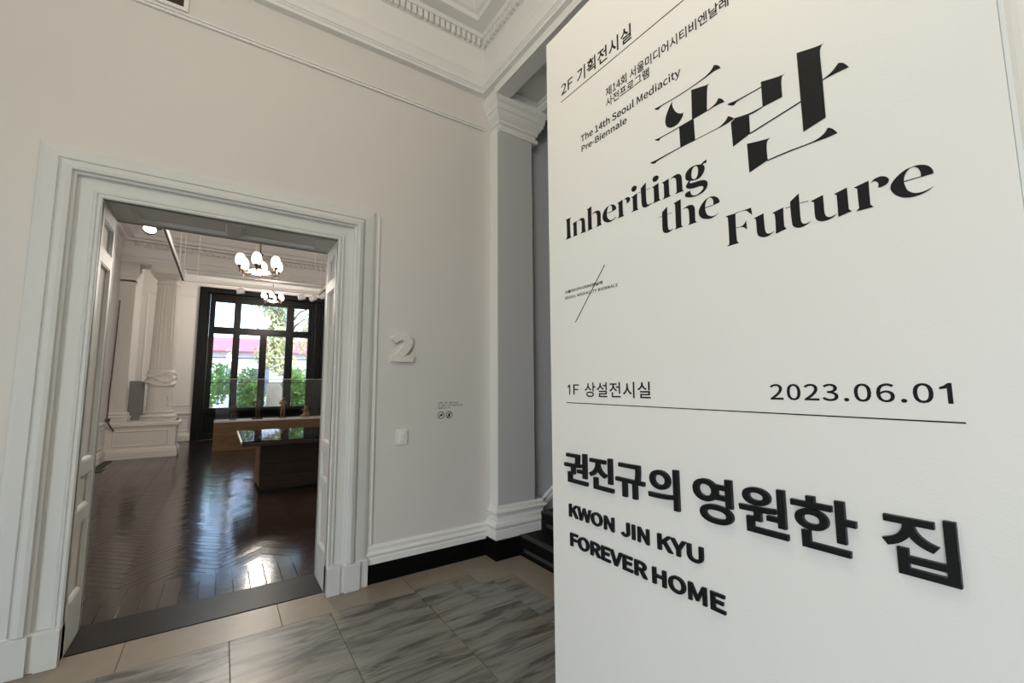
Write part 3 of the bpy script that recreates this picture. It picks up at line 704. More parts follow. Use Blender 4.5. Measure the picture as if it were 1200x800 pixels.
sw = empty('light_switch', (1.252, WY, 1.089)); tag(sw, 'small white light switch plate right of the doorway', 'light switch')
MB().bbox(-0.044, 0.044, -0.014, 0, -0.060, 0.060, 0.003).build('plate', M['switch'], sw)
MB().bbox(-0.024, 0.024, -0.021, -0.012, -0.004, 0.036, 0.002).build('rocker', M['switch'], sw)
MB().bbox(-0.024, 0.024, -0.017, -0.012, -0.042, -0.008, 0.002).build('rocker', M['switch'], sw)

nt_ = empty('wall_notice', (1.69, WY, 1.29)); tag(nt_, 'tiny printed wall notice with two round prohibition symbols', 'notice')
random.seed(3)
def notice_line(z, s0, s1, h):
    b = MB(); s = s0
    while s < s1-0.004:
        wd = random.uniform(0.006, 0.013)
        for k in range(random.choice((2, 3))):       # broken strokes, too small to read
            if random.random() < 0.5: b.box(s, min(s+wd, s1), -0.0006, 0, z+h*k/3, z+h*k/3+h*0.2)
            else: b.box(s+wd*k/3, s+wd*k/3+0.0022, -0.0006, 0, z, z+h)
        s += wd+(0.012 if random.random() < 0.18 else 0.0025)
    b.build('small_print', M['greyprint'], nt_)
notice_line(0.062, -0.115, 0.085, 0.013); notice_line(0.040, -0.115, 0.118, 0.013); notice_line(0.018, -0.115, 0.0, 0.013)
for cx in (-0.088, -0.010):
    ring = MB(); N = 28
    for r0, r1 in ((0.026, 0.032),):
        for i in range(N):
            a, b_ = 2*math.pi*i/N, 2*math.pi*(i+1)/N
            ring.prism([(cx+r0*math.cos(a), -0.038+r0*math.sin(a)), (cx+r1*math.cos(a), -0.038+r1*math.sin(a)), (cx+r1*math.cos(b_), -0.038+r1*math.sin(b_)), (cx+r0*math.cos(b_), -0.038+r0*math.sin(b_))], lambda a, b, c: (a, -c, b), 0, 0.0006)
    ring.prism([(cx-0.021, -0.057), (cx-0.017, -0.060), (cx+0.021, -0.019), (cx+0.017, -0.016)], lambda a, b, c: (a, -c, b), 0, 0.0007)
    if cx < -0.05: ring.box(cx-0.012, cx+0.014, -0.0006, 0, -0.046, -0.030)
    else: ring.box(cx-0.009, cx+0.009, -0.0006, 0, -0.054, -0.028); ring.box(cx-0.005, cx+0.005, -0.0006, 0, -0.026, -0.020)
    ring.build('prohibition_symbol', M['greyprint'], nt_)
random.seed(11)
# ================================================================ GALLERY SHELL
LX, RX, SYB, WWY = -1.98, 4.4, 12.30, 15.57      # left wall, right wall, column screen, window wall
WX0, WX1, WZ = -0.60, 2.78, 4.44
gl = MB().box(LX-0.2, LX, GY, WWY+0.3, 0, 5.6).build('wall_gallery_left', M['gwall']); tag(gl, 'white gallery wall at the left with dado mouldings', 'wall', kind='structure')
gr = MB().box(RX, RX+0.2, GY, WWY+0.3, 0, 5.6).build('wall_gallery_right', M['gwall']); tag(gr, 'white gallery wall hidden at the right', 'wall', kind='structure')
w = MB(); w.box(LX-0.2, WX0, WWY, WWY+0.35, 0, 5.6); w.box(WX1, RX+0.2, WWY, WWY+0.35, 0, 5.6); w.box(WX0, WX1, WWY, WWY+0.35, WZ, 5.6)
gw = w.build('wall_gallery_window', M['gwall']); tag(gw, 'white far gallery wall around the black window', 'wall', kind='structure')
gc = MB().box(LX-0.2, RX+0.2, GY, WWY+0.35, 5.30, 5.40).build('ceiling_gallery', M['ceil']); tag(gc, 'white coffered ceiling of the gallery', 'ceiling', kind='structure')
for x0, x1 in ((-1.4, 0.9), (1.3, 3.6)):
    MB().sweep([(x0, 5.2), (x1, 5.2), (x1, 11.4), (x0, 11.4)], [(0, 5.30), (0, 5.24), (0.05, 5.22), (0.10, 5.25), (0.14, 5.30)], side=1, closed=True).build('coffer_moulding', M['ceil'], gc)
# entablature round the front room and over the columns
GENT = [(-0.02, 4.255), (0.008, 4.255), (0.008, 4.30), (0.02, 4.305), (0.02, 4.37), (0.035, 4.38), (0.035, 4.41), (0.01, 4.42), (0.01, 4.60), (0.03, 4.61), (0.03, 4.715), (0.12, 4.72), (0.13, 4.76), (0.24, 4.765), (0.25, 4.83), (0.30, 4.86), (0.36, 4.96), (0.38, 5.04), (0.55, 5.05), (0.60, 5.15), (0.66, 5.30), (-0.02, 5.30)]
ge = MB().sweep([(RX, GY), (LX, GY), (LX, SYB), (RX, SYB)], GENT, side=-1).build('trim_6', M['gwall']); tag(ge, 'white gallery entablature with a row of dentils', 'cornice', kind='structure')
dc = MB(); x = LX+0.16
while x < RX-0.1: dc.box(x, x+0.055, SYB-0.115, SYB-0.02, 4.62, 4.70); x += 0.112
tag(dc.build('dentil_course', M['gwall'], ge), kind='stuff')
# beam carried by the columns
bm_ = MB().box(LX, RX, SYB, SYB+0.55, 4.26, 5.30).build('trim_7', M['gwall']); tag(bm_, 'white beam over the column screen in front of the window bay', 'beam', kind='structure')
MB().sweep([(LX, SYB+0.06), (RX, SYB+0.06), (RX, SYB+0.49), (LX, SYB+0.49)], [(0, 4.26), (0, 4.235), (0.03, 4.235), (0.05, 4.26)], side=1, closed=True).build('soffit_moulding', M['gwall'], bm_)
# dado mouldings on left wall and window wall
DADO = [(0, 0.72), (0.012, 0.725), (0.016, 0.745), (0.03, 0.755), (0.035, 0.785), (0.02, 0.79), (0.012, 0.81), (0, 0.812)]
BASE = [(0, 0), (0.05, 0), (0.05, 0.15), (0.04, 0.16), (0.03, 0.20), (0.012, 0.215), (0, 0.22)]
for nm, path, lab in (('baseboard_gallery_left', [(LX, GY+0.02), (LX, SYB)], 'white baseboard and dado along the left gallery wall'), ('baseboard_gallery_bay', [(LX, WWY), (WX0-0.02, WWY)], 'white baseboard and dado left of the black window')):
    b = MB().sweep(path, BASE, side=-1).build(nm, M['gwall']); tag(b, lab, 'baseboard', kind='structure')
    MB().sweep(path, DADO, side=-1).build('dado_rail', M['gwall'], b)
    (xa, ya), (xb, yb_) = path
    if xa == xb:
        yy = ya+0.2
        while yy < yb_-0.4:
            e = min(yy+1.3, yb_-0.12)
            MB().sweep([(yy, 0.28), (e, 0.28), (e, 0.66), (yy, 0.66)], [(0, 0), (0, 0.014), (0.02, 0.010), (0.03, 0)], lambda a, b, c: (LX+c, a, b), side=1, closed=True).build('panel_moulding', M['gwall'], b)
            yy = e+0.12
    else:
        MB().sweep([(-1.5, 0.28), (-0.72, 0.28), (-0.72, 0.66), (-1.5, 0.66)], [(0, 0), (0, 0.014), (0.02, 0.010), (0.03, 0)], lambda a, b, c: (a, WWY-c, b), side=1, closed=True).build('panel_moulding', M['gwall'], b)
MB().sweep([(-1.85, 1.0), (-0.72, 1.0), (-0.72, 4.2), (-1.85, 4.2)], [(0, 0), (0, 0.016), (0.02, 0.012), (0.035, 0)], lambda a, b, c: (a, WWY-c, b), side=1, closed=True).build('panel_moulding', M['gwall'], gw)

# ---------------------------------------------------------------- gallery floor
gf = MB().box(LX-0.2, RX+0.2, GY-0.35, WWY+0.3, -0.06, -0.012).build('floor_gallery', M['subfloor']); tag(gf, 'dark glossy herringbone parquet of the gallery', 'floor', kind='structure')
MB().bbox(OX0+0.002, OX1-0.002, WY+0.052, 3.932, -0.012, 0.004, 0.003).build('threshold_board', M['threshold'], gf)
BP = MB().bbox(-0.0535, 0.0535, -0.262, 0.262, -0.012, 0.0, 0.002).mesh('border_plank'); BP.materials.append(M['parquet'])
x = -0.339-0.1092*15
while x < RX:
    if x > LX+0.05:
        o = link('border_plank', BP, None, gf); o.location = (x, 4.198, random.uniform(-0.0006, 0.0)); o.rotation_euler = (random.gauss(0, 0.0012), random.gauss(0, 0.006), 0)
    x += 0.1092
HL, HW = 0.44, 0.074
HP = MB().bbox(-HL/2+0.0006, HL/2-0.0006, -HW/2+0.0006, HW/2-0.0006, -0.012, 0.0, 0.0026).mesh('parquet_plank'); HP.materials.append(M['parquet'])
planks = []
c45 = math.cos(R(45))
# herringbone in a frame turned by 45 degrees: rows of horizontal and vertical blocks
nrat = HL/HW
for i in range(-140, 141):
    for j in range(-30, 31):
        # horizontal block and vertical block of cell (i, j)
        u = i*HW+j*HL; v = i*HW-j*HL
        for kind in (0, 1):
            if kind == 0: cu0, cv0, an = u+HL/2, v+HW/2, 45
            else: cu0, cv0, an = u+HL+HW/2, v+HW-HL/2+0.0, 135
            X = (cu0-cv0)*c45; Y = (cu0+cv0)*c45
            X += 0.10; Y += 8.0
            if LX+0.12 < X < RX-0.12 and 4.30 < Y < WWY-0.25: planks.append((X, Y, an))
def seen(q):
    X, Y, _ = q
    vis = (-0.66 < X*3.9/Y < 0.78) and not (0.55 < X and Y > 7.3)
    return (0 if vis else 1, Y)
planks.sort(key=seen)
for X, Y, an in planks[:300]:
    o = link('parquet_plank', HP, None, gf); o.location = (X, Y, random.uniform(-0.0022, -0.0014)); o.rotation_euler = (random.gauss(0, 0.009), random.gauss(0, 0.0025), R(an))
far = MB(); base = [tuple(v.co) for v in HP.vertices]; bf = [tuple(p.vertices) for p in HP.polygons]
for X, Y, an in planks[300:]:
    mt = Matrix.Translation((X, Y, random.uniform(-0.0022, -0.0014))) @ Matrix.Rotation(R(an), 4, 'Z') @ Matrix.Rotation(random.gauss(0, 0.009), 4, 'X') @ Matrix.Rotation(random.gauss(0, 0.0016), 4, 'Y')
    b0 = len(far.v); far.v += [tuple(mt @ Vector(p)) for p in base]; far.f += [tuple(b0+k for k in q) for q in bf]
tag(far.build('parquet_field', M['parquet'], gf), kind='stuff')

# ---------------------------------------------------------------- column screen at the left
ped = empty('column_pedestal', (-1.37, 12.65, 0)); tag(ped, 'long white panelled pedestal under the fluted column', 'pedestal')
PI = Matrix.Translation((1.37, -12.65, 0))
def pchild(o): o.matrix_parent_inverse = PI; return o
pchild(MB().box(LX, -0.80, 12.34, 13.0, 0, 0.70).build('body', M['plaster'], ped))
def ring(prof, x0=LX, x1=-0.80, y0=12.34, y1=13.0, nm='moulding', par=None, m='plaster', sm=0):
    mb = MB().sweep([(x0, y0), (x1, y0), (x1, y1), (x0, y1)], prof+[(-0.03, prof[-1][1]), (-0.03, prof[0][1])], side=-1, closed=True)
    return mb.build(nm, M[m], par, sm)
pchild(ring([(0.045, 0), (0.045, 0.14), (0.03, 0.15), (0.03, 0.17), (0.012, 0.20), (0.0, 0.215)], nm='base_moulding', par=ped))
pchild(ring([(0.0, 0.63), (0.012, 0.635), (0.02, 0.66), (0.045, 0.685), (0.06, 0.69), (0.06, 0.745), (0.03, 0.76), (0.03, 0.79)], nm='cap_moulding', par=ped))
pchild(MB().box(LX, -0.78, 12.32, 13.02, 0.745, 0.79).build('top', M['plaster'], ped))
pchild(MB().sweep([(-1.86, 0.26), (-0.92, 0.26), (-0.92, 0.59), (-1.86, 0.59)], [(0, 0), (0, 0.012), (0.015, 0.016), (0.03, 0.006), (0.03, 0)], lambda a, b, c: (a, 12.34-c, b), side=1, closed=True).build('panel_moulding', M['plaster'], ped))
col = empty('fluted_column', (-1.15, 12.62, 0.79)); tag(col, 'white fluted column with plaster drapery round its lower shaft', 'column')
def flute(r, z, i, a): return r if z < 1.10 else r*(1-0.055*(0.5-0.5*math.cos(a*20))**0.6)
shaft = [(0.229, 0.98), (0.229, 1.6), (0.228, 1.88), (0.2335, 1.92), (0.222, 2.6), (0.205, 3.6), (0.198, 3.88)]
MB().lathe(0, 0, [(r, z-0.79) for r, z in shaft], 120, flute).build('shaft', M['plaster'], col, 50)
MB().lathe(0, 0, [(0.335, 0.0), (0.335, 0.05), (0.31, 0.055)]+[(0.30+0.03*math.sin(math.pi*k/6), 0.055+0.06*k/6) for k in range(7)]+[(0.27, 0.125), (0.262, 0.14), (0.27, 0.155)]+[(0.262+0.02*math.sin(math.pi*k/5), 0.158+0.035*k/5) for k in range(6)]+[(0.245, 0.20)], 40).build('base', M['plaster'], col, 40)
MB().lathe(0, 0, [(0.195, 3.07), (0.215, 3.075), (0.22, 3.09), (0.21, 3.105), (0.20, 3.11), (0.20, 3.19), (0.225, 3.20), (0.27, 3.26), (0.28, 3.28), (0.28, 3.29)], 40).build('capital', M['plaster'], col, 40)
MB().box(-0.30, 0.30, -0.30, 0.30, 3.29, 3.47).build('abacus', M['plaster'], col)
dr = MB()
def drape(r, z, i, a):
    if z < 0.735 or z > 1.115: return r
    t = (z-0.92)/0.19
    f = 0.022*(1+1.6*noise.noise(Vector((math.cos(a)*2.1, math.sin(a)*2.1, z*11+math.sin(a*2)*1.2))))
    f += 0.040*math.exp(-((z-0.80-0.05*math.sin(a*2+0.9))/0.022)**2)+0.034*math.exp(-((z-0.90-0.06*math.sin(a*3+2.0))/0.020)**2)+0.030*math.exp(-((z-1.02-0.05*math.sin(a*2+3.0))/0.022)**2)
    return r+max(0.0, f)*max(0.0, 1-t*t)**0.4
dr.lathe(0, 0, [(0.231, 0.73)]+[(0.232, 0.74+0.37*k/22) for k in range(23)]+[(0.231, 1.12)], 72, drape)
dr.build('drapery', M['plaster'], col, 80)
for k, (a, z, r) in enumerate(((-0.95, 0.47, 0.055), (-0.9, 0.34, 0.035))):
    b = MB(); b.tube([(0.238*math.cos(a+q*0.22), 0.238*math.sin(a+q*0.22), z+r*math.cos(q*3.2)) for q in [i/8 for i in range(9)]], [0.006+0.016*math.sin(math.pi*i/8) for i in range(9)], 8)
    b.build('drapery_fold', M['plaster'], col, 60)
pl2 = empty('fluted_pilaster', (-1.84, 12.62, 0.79)); tag(pl2, 'flat white fluted pilaster against the left gallery wall', 'pilaster')
p = MB(); p.box(-0.138, 0.125, -0.12, 0.2, 0.18, 3.10)
for k in range(5): p.bbox(-0.115+k*0.049, -0.085+k*0.049, -0.132, -0.118, 0.30, 2.95, 0.004)
p.build('shaft', M['plaster'], pl2)
MB().sweep([(-0.138, -0.12), (0.125, -0.12), (0.125, 0.2)], [(-0.02, 0), (0.06, 0), (0.06, 0.06), (0.075, 0.085), (0.05, 0.11), (0.03, 0.12), (0.045, 0.15), (0.03, 0.17), (0, 0.19), (-0.02, 0.19)], side=-1).build('base', M['plaster'], pl2)
MB().sweep([(-0.138, -0.12), (0.125, -0.12), (0.125, 0.2)], [(-0.02, 3.02), (0.012, 3.03), (0.012, 3.06), (0.0, 3.07), (0.0, 3.16), (0.03, 3.19), (0.06, 3.27), (0.06, 3.47), (-0.02, 3.47)], side=-1).build('capital', M['plaster'], pl2)
gbx = MB(); gbx.bbox(-1.735, -1.455, 12.86, 12.92, 0.79, 1.66, 0.006)
tag(gbx.build('grey_screen_panel', M['cardgrey']), 'flat grey panel standing on the pedestal between column and pilaster', 'panel')
cb = empty('wall_cable', (-1.93, 12.30, 0)); tag(cb, 'thin dark cable with a small box hanging by the left pilaster', 'cable')
MB().tube([(0.0, 0.06, 3.4), (-0.01, 0.06, 2.4), (-0.03, 0.05, 1.4), (-0.03, 0.03, 0.86)], 0.012, 6).build('cord', M['cable'], cb, 60)
MB().bbox(-0.05, 0.02, -0.03, 0.04, 0.80, 0.87, 0.006).build('junction_box', M['cable'], cb)
MB().tube([(-0.02, 0.0, 0.82), (0.03, -0.03, 0.72), (0.10, -0.02, 0.60)], 0.014, 6).build('cord', M['cable'], cb, 60)
fo = MB(); fo.bbox(-1.90, -1.72, 10.72, 11.02, 0.0, 0.008, 0.002); tag(fo.build('floor_outlet', M['trackblack']), 'black outlet cover set in the parquet near the left wall', 'floor outlet')

# ---------------------------------------------------------------- the black window
win = empty('window_1', (0, WWY, 0)); tag(win, 'tall black-framed window with many panes in the far gallery wall', 'window', kind='structure')
YF0, YF1 = 0.10, 0.20           # sash depth behind the wall face
def wb(nm, x0, x1, z0, z1, y0=YF0, y1=YF1, m='blackwood', c=0.006):
    return MB().bbox(x0, x1, y0, y1, z0, z1, c).build(nm, M[m], win)
# casing and reveals
wb('casing', WX0-0.08, WX0+0.10, 0, WZ+0.05, -0.06, 0.34); wb('casing', WX1-0.10, WX1+0.08, 0, WZ+0.05, -0.06, 0.34); wb('casing_head', WX0+0.10, WX1-0.10, WZ-0.10, WZ+0.05, -0.06, 0.34)
for x in (WX0+0.10, WX0+0.19): wb('reveal_board', x, x+0.085, 0.0, WZ-0.10, 0.02+(x-WX0-0.1)*0.5, 0.2)
for x in (2.345, 2.43, 2.52, 2.60): wb('reveal_board', x, x+0.078, 0.0, WZ-0.10, 0.10-(x-2.345)*0.35, 0.2)
wb('apron', WX0+0.10, WX1-0.10, 0.0, 0.78, 0.05, 0.2); wb('sill', WX0+0.05, WX1-0.05, 0.78, 0.90, 0.0, 0.22)
for x0, x1 in ((-0.40, 0.25), (0.35, 1.0), (1.1, 1.75), (1.85, 2.4)):
    MB().sweep([(x0, 0.14), (x1, 0.14), (x1, 0.70), (x0, 0.70)], [(0, 0), (0, 0.016), (0.03, 0.010), (0.04, 0)], lambda a, b, c: (a, 0.05-c, b), side=1, closed=True).build('apron_moulding', M['blackwood'], win)
wb('stile', -0.33, -0.275, 0.90, 4.34); wb('mullion', 0.205, 0.385, 0.90, 4.34, 0.06, 0.22); wb('mullion', 0.925, 1.115, 0.90, 3.14, 0.06, 0.22); wb('mullion', 1.645, 1.865, 0.90, 4.34, 0.06, 0.22); wb('stile', 2.305, 2.345, 0.90, 4.34)
for x0, x1 in ((-0.275, 0.205), (0.385, 1.645), (1.865, 2.305)):
    wb('top_rail', x0, x1, 4.10, 4.34); wb('transom', x0, x1, 3.13, 3.335, 0.06, 0.22)
for x0, x1 in ((-0.275, 0.205), (0.385, 0.925), (1.115, 1.645), (1.865, 2.305)):
    wb('glazing_bar', x0, x1, 2.40, 2.42, 0.13, 0.17); wb('glazing_bar', x0, x1, 1.645, 1.665, 0.13, 0.17)
    for z0, z1 in ((0.90, 1.645), (1.665, 2.40), (2.42, 3.13)): MB().box(x0, x1, 0.148, 0.152, z0, z1).build('pane', M['pane'], win)
wb('glazing_bar', 1.02, 1.036, 3.335, 4.10, 0.13, 0.17)
for x0, x1 in ((-0.275, 0.205), (0.385, 1.02), (1.036, 1.645), (1.865, 2.305)): MB().box(x0, x1, 0.148, 0.152, 3.335, 4.10).build('pane', M['pane'], win)

# ---------------------------------------------------------------- display plinth with vitrine and figurines
dp = empty('display_plinth', (1.5, 12.95, 0)); tag(dp, 'long warm wooden display plinth with white top in front of the window', 'plinth')
X0, X1, Y0, Y1, Z1 = -1.61, 1.7, -0.35, 0.35, 0.70
MB().box(X0+0.012, X1, Y0+0.012, Y1, 0, Z1-0.03).build('carcass', M['walnut'], dp)
for z0, z1 in ((0.0, 0.17), (0.173, 0.33), (0.333, 0.50), (0.503, 0.668)):
    MB().bbox(X0, X1, Y0, Y0+0.014, z0, z1, 0.0012).build('plank', M['oak'], dp)
    MB().bbox(X0, X0+0.014, Y0+0.014, Y1, z0, z1, 0.0012).build('plank', M['oak'], dp)
MB().bbox(X0, X1, Y0, Y1, 0.668, Z1, 0.003).build('top', M['topwhite'], dp)
vt = empty('vitrine', (1.5, 12.95, 0.70)); tag(vt, 'clear glass case over the figurines on the wooden plinth', 'glass case')
MB().box(X0+0.02, X1-0.02, Y0+0.010, Y0+0.016, 0.001, 1.01).build('pane', M['vitrine'], vt)
MB().box(X0+0.02, X0+0.026, Y0+0.018, Y1-0.03, 0.001, 1.01).build('pane', M['vitrine'], vt)
MB().box(X0+0.02, X1-0.02, Y1-0.026, Y1-0.02, 0.001, 1.01).build('pane', M['vitrine'], vt)
MB().box(X0+0.02, X1-0.02, Y0+0.010, Y1-0.02, 1.011, 1.017).build('pane', M['vitrine'], vt)
MB().box(X0+0.02, X1-0.02, Y0+0.008, Y0+0.012, 1.006, 1.018).build('edge', M['wire'], vt)

def skin_figure(name, loc, verts, edges, radii, m, label, rz=0.0, base=None, root=0):
    me = bpy.data.meshes.new(name); me.from_pydata(verts, edges, [])
    fig = empty(name, loc, rz); tag(fig, label, 'figurine', 'figurines in the glass case')
    o = link('body', me, M[m], fig)
    bm2 = bmesh.new(); bm2.from_mesh(me); ly = bm2.verts.layers.skin.verify(); bm2.verts.ensure_lookup_table()
    for v, r in zip(bm2.verts, radii):
        v[ly].radius = (r, r) if not isinstance(r, tuple) else r
        v[ly].use_root = v.index == root
    bm2.to_mesh(me); bm2.free()
    sk = o.modifiers.new('skin', 'SKIN'); sk.use_smooth_shade = True
    ss = o.modifiers.new('sub', 'SUBSURF'); ss.levels = 2; ss.render_levels = 2
    if base: MB().bbox(-base[0], base[0], -base[1], base[1], 0, base[2], 0.003).build('base', M[m], fig)
    return fig
def stander(h, b, armpose=0, bulk=1.0):
    k = (h-b)/1.75
    J = [(0, 0, .95), (0, 0, 1.15), (0, -.01, 1.38), (0, 0, 1.50), (0, -.02, 1.62), (0, -.02, 1.72),
         (.09, 0, .90), (.10, -.02, .48), (.10, .02, .08), (.10, -.10, .03), (-.09, 0, .90), (-.12, .0, .48), (-.12, .02, .08), (-.12, -.10, .03),
         (.19, 0, 1.40), (.26, .02, 1.12), (.25, -.10, .88), (-.19, 0, 1.40), (-.26, .02, 1.12), (-.25, -.10, .88)]
    if armpose == 1: J[15] = (.29, -.03, 1.16); J[16] = (.10, -.20, 1.24); J[18] = (-.29, -.03, 1.16); J[19] = (-.10, -.20, 1.24)
    if armpose == 2: J[15] = (.40, 0, 1.20); J[16] = (.22, -.08, 1.0); J[18] = (-.40, 0, 1.20); J[19] = (-.22, -.08, 1.0)
    E_ = [(0, 1), (1, 2), (2, 3), (3, 4), (4, 5), (0, 6), (6, 7), (7, 8), (8, 9), (0, 10), (10, 11), (11, 12), (12, 13), (2, 14), (14, 15), (15, 16), (2, 17), (17, 18), (18, 19)]
    rr = [.15, .13, .16, .06, .10, .085, .10, .075, .05, .045, .10, .075, .05, .045, .075, .055, .045, .075, .055, .045]
    return [(x*k, y*k, b+z*k) for x, y, z in J], E_, [r*k*bulk for r in rr]
v, e, r = stander(0.46, 0.02); skin_figure('figurine', (0.275, 12.90, 0.70), v, e, r, 'bronze_dark', 'small slender dark bronze standing figurine, leftmost in the glass case', 0.2, (0.07, 0.05, 0.02))
v, e, r = stander(0.54, 0.03, 2, 1.25); skin_figure('figurine', (0.805, 12.90, 0.70), v, e, r, 'bronze_dark', 'broad dark bronze figurine with arms akimbo, bulkiest in the glass case', -0.2, (0.12, 0.06, 0.03))
v, e, r = stander(0.54, 0.02, 1, 1.1); skin_figure('figurine', (1.37, 12.90, 0.70), v, e, r, 'bronze_gold', 'standing golden brown figurine with arms folded in the glass case', 0.1, (0.075, 0.06, 0.02))
sv = [(0, 0, .10), (0, .0, .17), (-.005, -.01, .235), (-.02, -.02, .285), (-.035, -.03, .30), (-.05, -.06, .07), (-.12, -.07, .055), (-.16, -.05, .03), (.05, -.06, .07), (-.02, -.13, .09), (-.10, -.13, .03), (-.06, -.05, .19), (-.13, -.06, .22), (.04, -.04, .19), (.06, -.10, .12), (.03, .03, .05)]
se = [(0, 1), (1, 2), (2, 3), (3, 4), (0, 5), (5, 6), (6, 7), (0, 8), (8, 9), (9, 10), (2, 11), (11, 12), (2, 13), (13, 14), (0, 15)]
sr = [.062, .052, .036, .040, .030, .038, .026, .018, .038, .028, .018, .020, .014, .020, .015, .05]
skin_figure('figurine', (1.93, 12.90, 0.70), sv, se, sr, 'bronze_gold', 'small seated golden figurine, rightmost in the glass case', 0.0, (0.10, 0.07, 0.012))

# ---------------------------------------------------------------- glass-topped table
tb = empty('display_table', (1.42, 7.85, 0)); tag(tb, 'dark wooden display table with reflecting glass top', 'table')
MB().box(-0.86, 1.0, -0.36, 0.46, 0, 0.05).build('toe_kick', M['trackblack'], tb)
MB().box(-0.885, 1.0, -0.40, 0.50, 0.05, 0.70).build('carcass', M['walnut'], tb)
for k in range(4):
    z0 = 0.05+k*0.162
    MB().bbox(-0.89, 1.0, -0.41, -0.395, z0+0.001, z0+0.160, 0.001).build('plank', M['walnut'], tb)
    MB().bbox(-0.90, -0.885, -0.41, 0.50, z0+0.001, z0+0.160, 0.001).build('plank', M['oak'], tb)
MB().bbox(-1.15, 1.25, -0.93, 0.86, 0.70, 0.755, 0.004).build('top_frame', M['walnut'], tb)
MB().bbox(-1.16, 1.26, -0.94, 0.87, 0.757, 0.775, 0.003).build('glass_top', M['hazeglass'], tb)
MB().box(-1.10, 1.20, -0.88, 0.81, 0.7555, 0.7565).build('display_bed', M['cardgrey'], tb)
MB().bbox(-1.165, -1.150, -0.94, 0.87, 0.742, 0.777, 0.002).build('edge_strip', M['whitemetal'], tb)

# ---------------------------------------------------------------- suspended lighting track
TZ, TX0, TX1, TY = 3.60, -0.735, 1.735, 10.43
tk = empty('lighting_track', (0.5, 8.0, TZ)); tag(tk, 'white rectangular lighting track hung on thin wires', 'lighting track')
def tchild(o): o.matrix_parent_inverse = Matrix.Translation((-0.5, -8.0, -TZ)); return o
for x0, x1, y0, y1 in ((TX0-0.025, TX0+0.025, 4.8, TY), (TX1-0.025, TX1+0.025, 4.8, TY), (TX0+0.025, TX1-0.025, TY-0.05, TY), (TX0+0.025, TX1-0.025, 4.8, 4.85)):
    tchild(MB().bbox(x0, x1, y0, y1, TZ-0.02, TZ+0.045, 0.004).build('rail', M['whitemetal'], tk))
    if x1-x0 < 0.1: tchild(MB().box(x0+0.012, x1-0.012, y0+0.02, y1-0.02, TZ-0.024, TZ-0.018).build('slot', M['trackblack'], tk))
for x, y in ((TX0, TY-0.03), (TX0, TY-1.0), (TX0+0.22, TY-0.02), (TX1-0.12, TY-0.02), (TX1, TY-0.05), (TX1, TY-1.3), (0.45, TY-0.02), (TX0, 6.0), (TX1, 6.0)):
    tchild(MB().tube([(x, y, TZ+0.03), (x, y, 5.3)], 0.006, 6).build('wire', M['wire'], tk))
def spot(loc, rz, tilt, label, lit=False):
    s = empty('track_spotlight', loc, rz); tag(s, label, 'spotlight', 'spotlights on the lighting track')
    MB().tube([(0, 0, 0.0), (0, 0, -0.05)], 0.012, 8).build('stem', M['whitemetal'], s)
    h = MB(); prof = [(0.0, -0.07), (0.045, -0.07), (0.055, -0.05), (0.055, 0.06), (0.050, 0.07), (0.045, 0.065)]
    h.lathe(0, 0, prof, 20); o = h.build('head', M['whitemetal'], s, 40); o.location = (0, 0, -0.095); o.rotation_euler = (R(tilt), 0, 0)
    return s
for x, rz, t in ((0.22, 90, 80), (1.37, 90, 75), (1.60, 60, 60)):
    spot((x, TY-0.025, TZ-0.02), R(rz), t, {0.22: 'white track spotlight above the left part of the window', 1.37: 'white track spotlight above the right part of the window', 1.60: 'white track spotlight nearest the far right track corner'}[x])
spot((TX1, TY-0.45, TZ-0.02), R(30), 60, 'white track spotlight on the right-hand rail, half hidden by the jamb')
ds = empty('disc_spotlight', (-0.86, 7.12, TZ-0.03)); tag(ds, 'round lit spotlight with dark rim on the left rail', 'spotlight', 'spotlights on the lighting track')
MB().tube([(0.095, 0, 0.01), (-0.0, 0, -0.01)], 0.012, 8).build('stem', M['trackblack'], ds)
d = MB(); d.lathe(0, 0, [(0.015, -0.10), (0.05, -0.09), (0.095, -0.03), (0.100, 0.0), (0.090, 0.004), (0.085, -0.004)], 28); o = d.build('rim', M['trackblack'], ds, 40)
d = MB(); d.lathe(0, 0, [(0.07, -0.008), (0.086, -0.004), (0.082, 0.006), (0.04, 0.010)], 28); o2 = d.build('lens', M['spotlit'], ds, 40)
for q in (o, o2): q.scale = (0.8, 0.8, 0.8)
for q in (o, o2): q.location = (-0.02, -0.03, -0.02); q.rotation_euler = (R(62), 0, R(14))
add_light('disc_spotlight_beam', 'SPOT', (-0.86, 6.98, 3.52), 10, (1.0, 0.96, 0.9), (R(35), 0, R(14)), spot_size=R(110), spot_blend=0.8, shadow_soft_size=0.10)

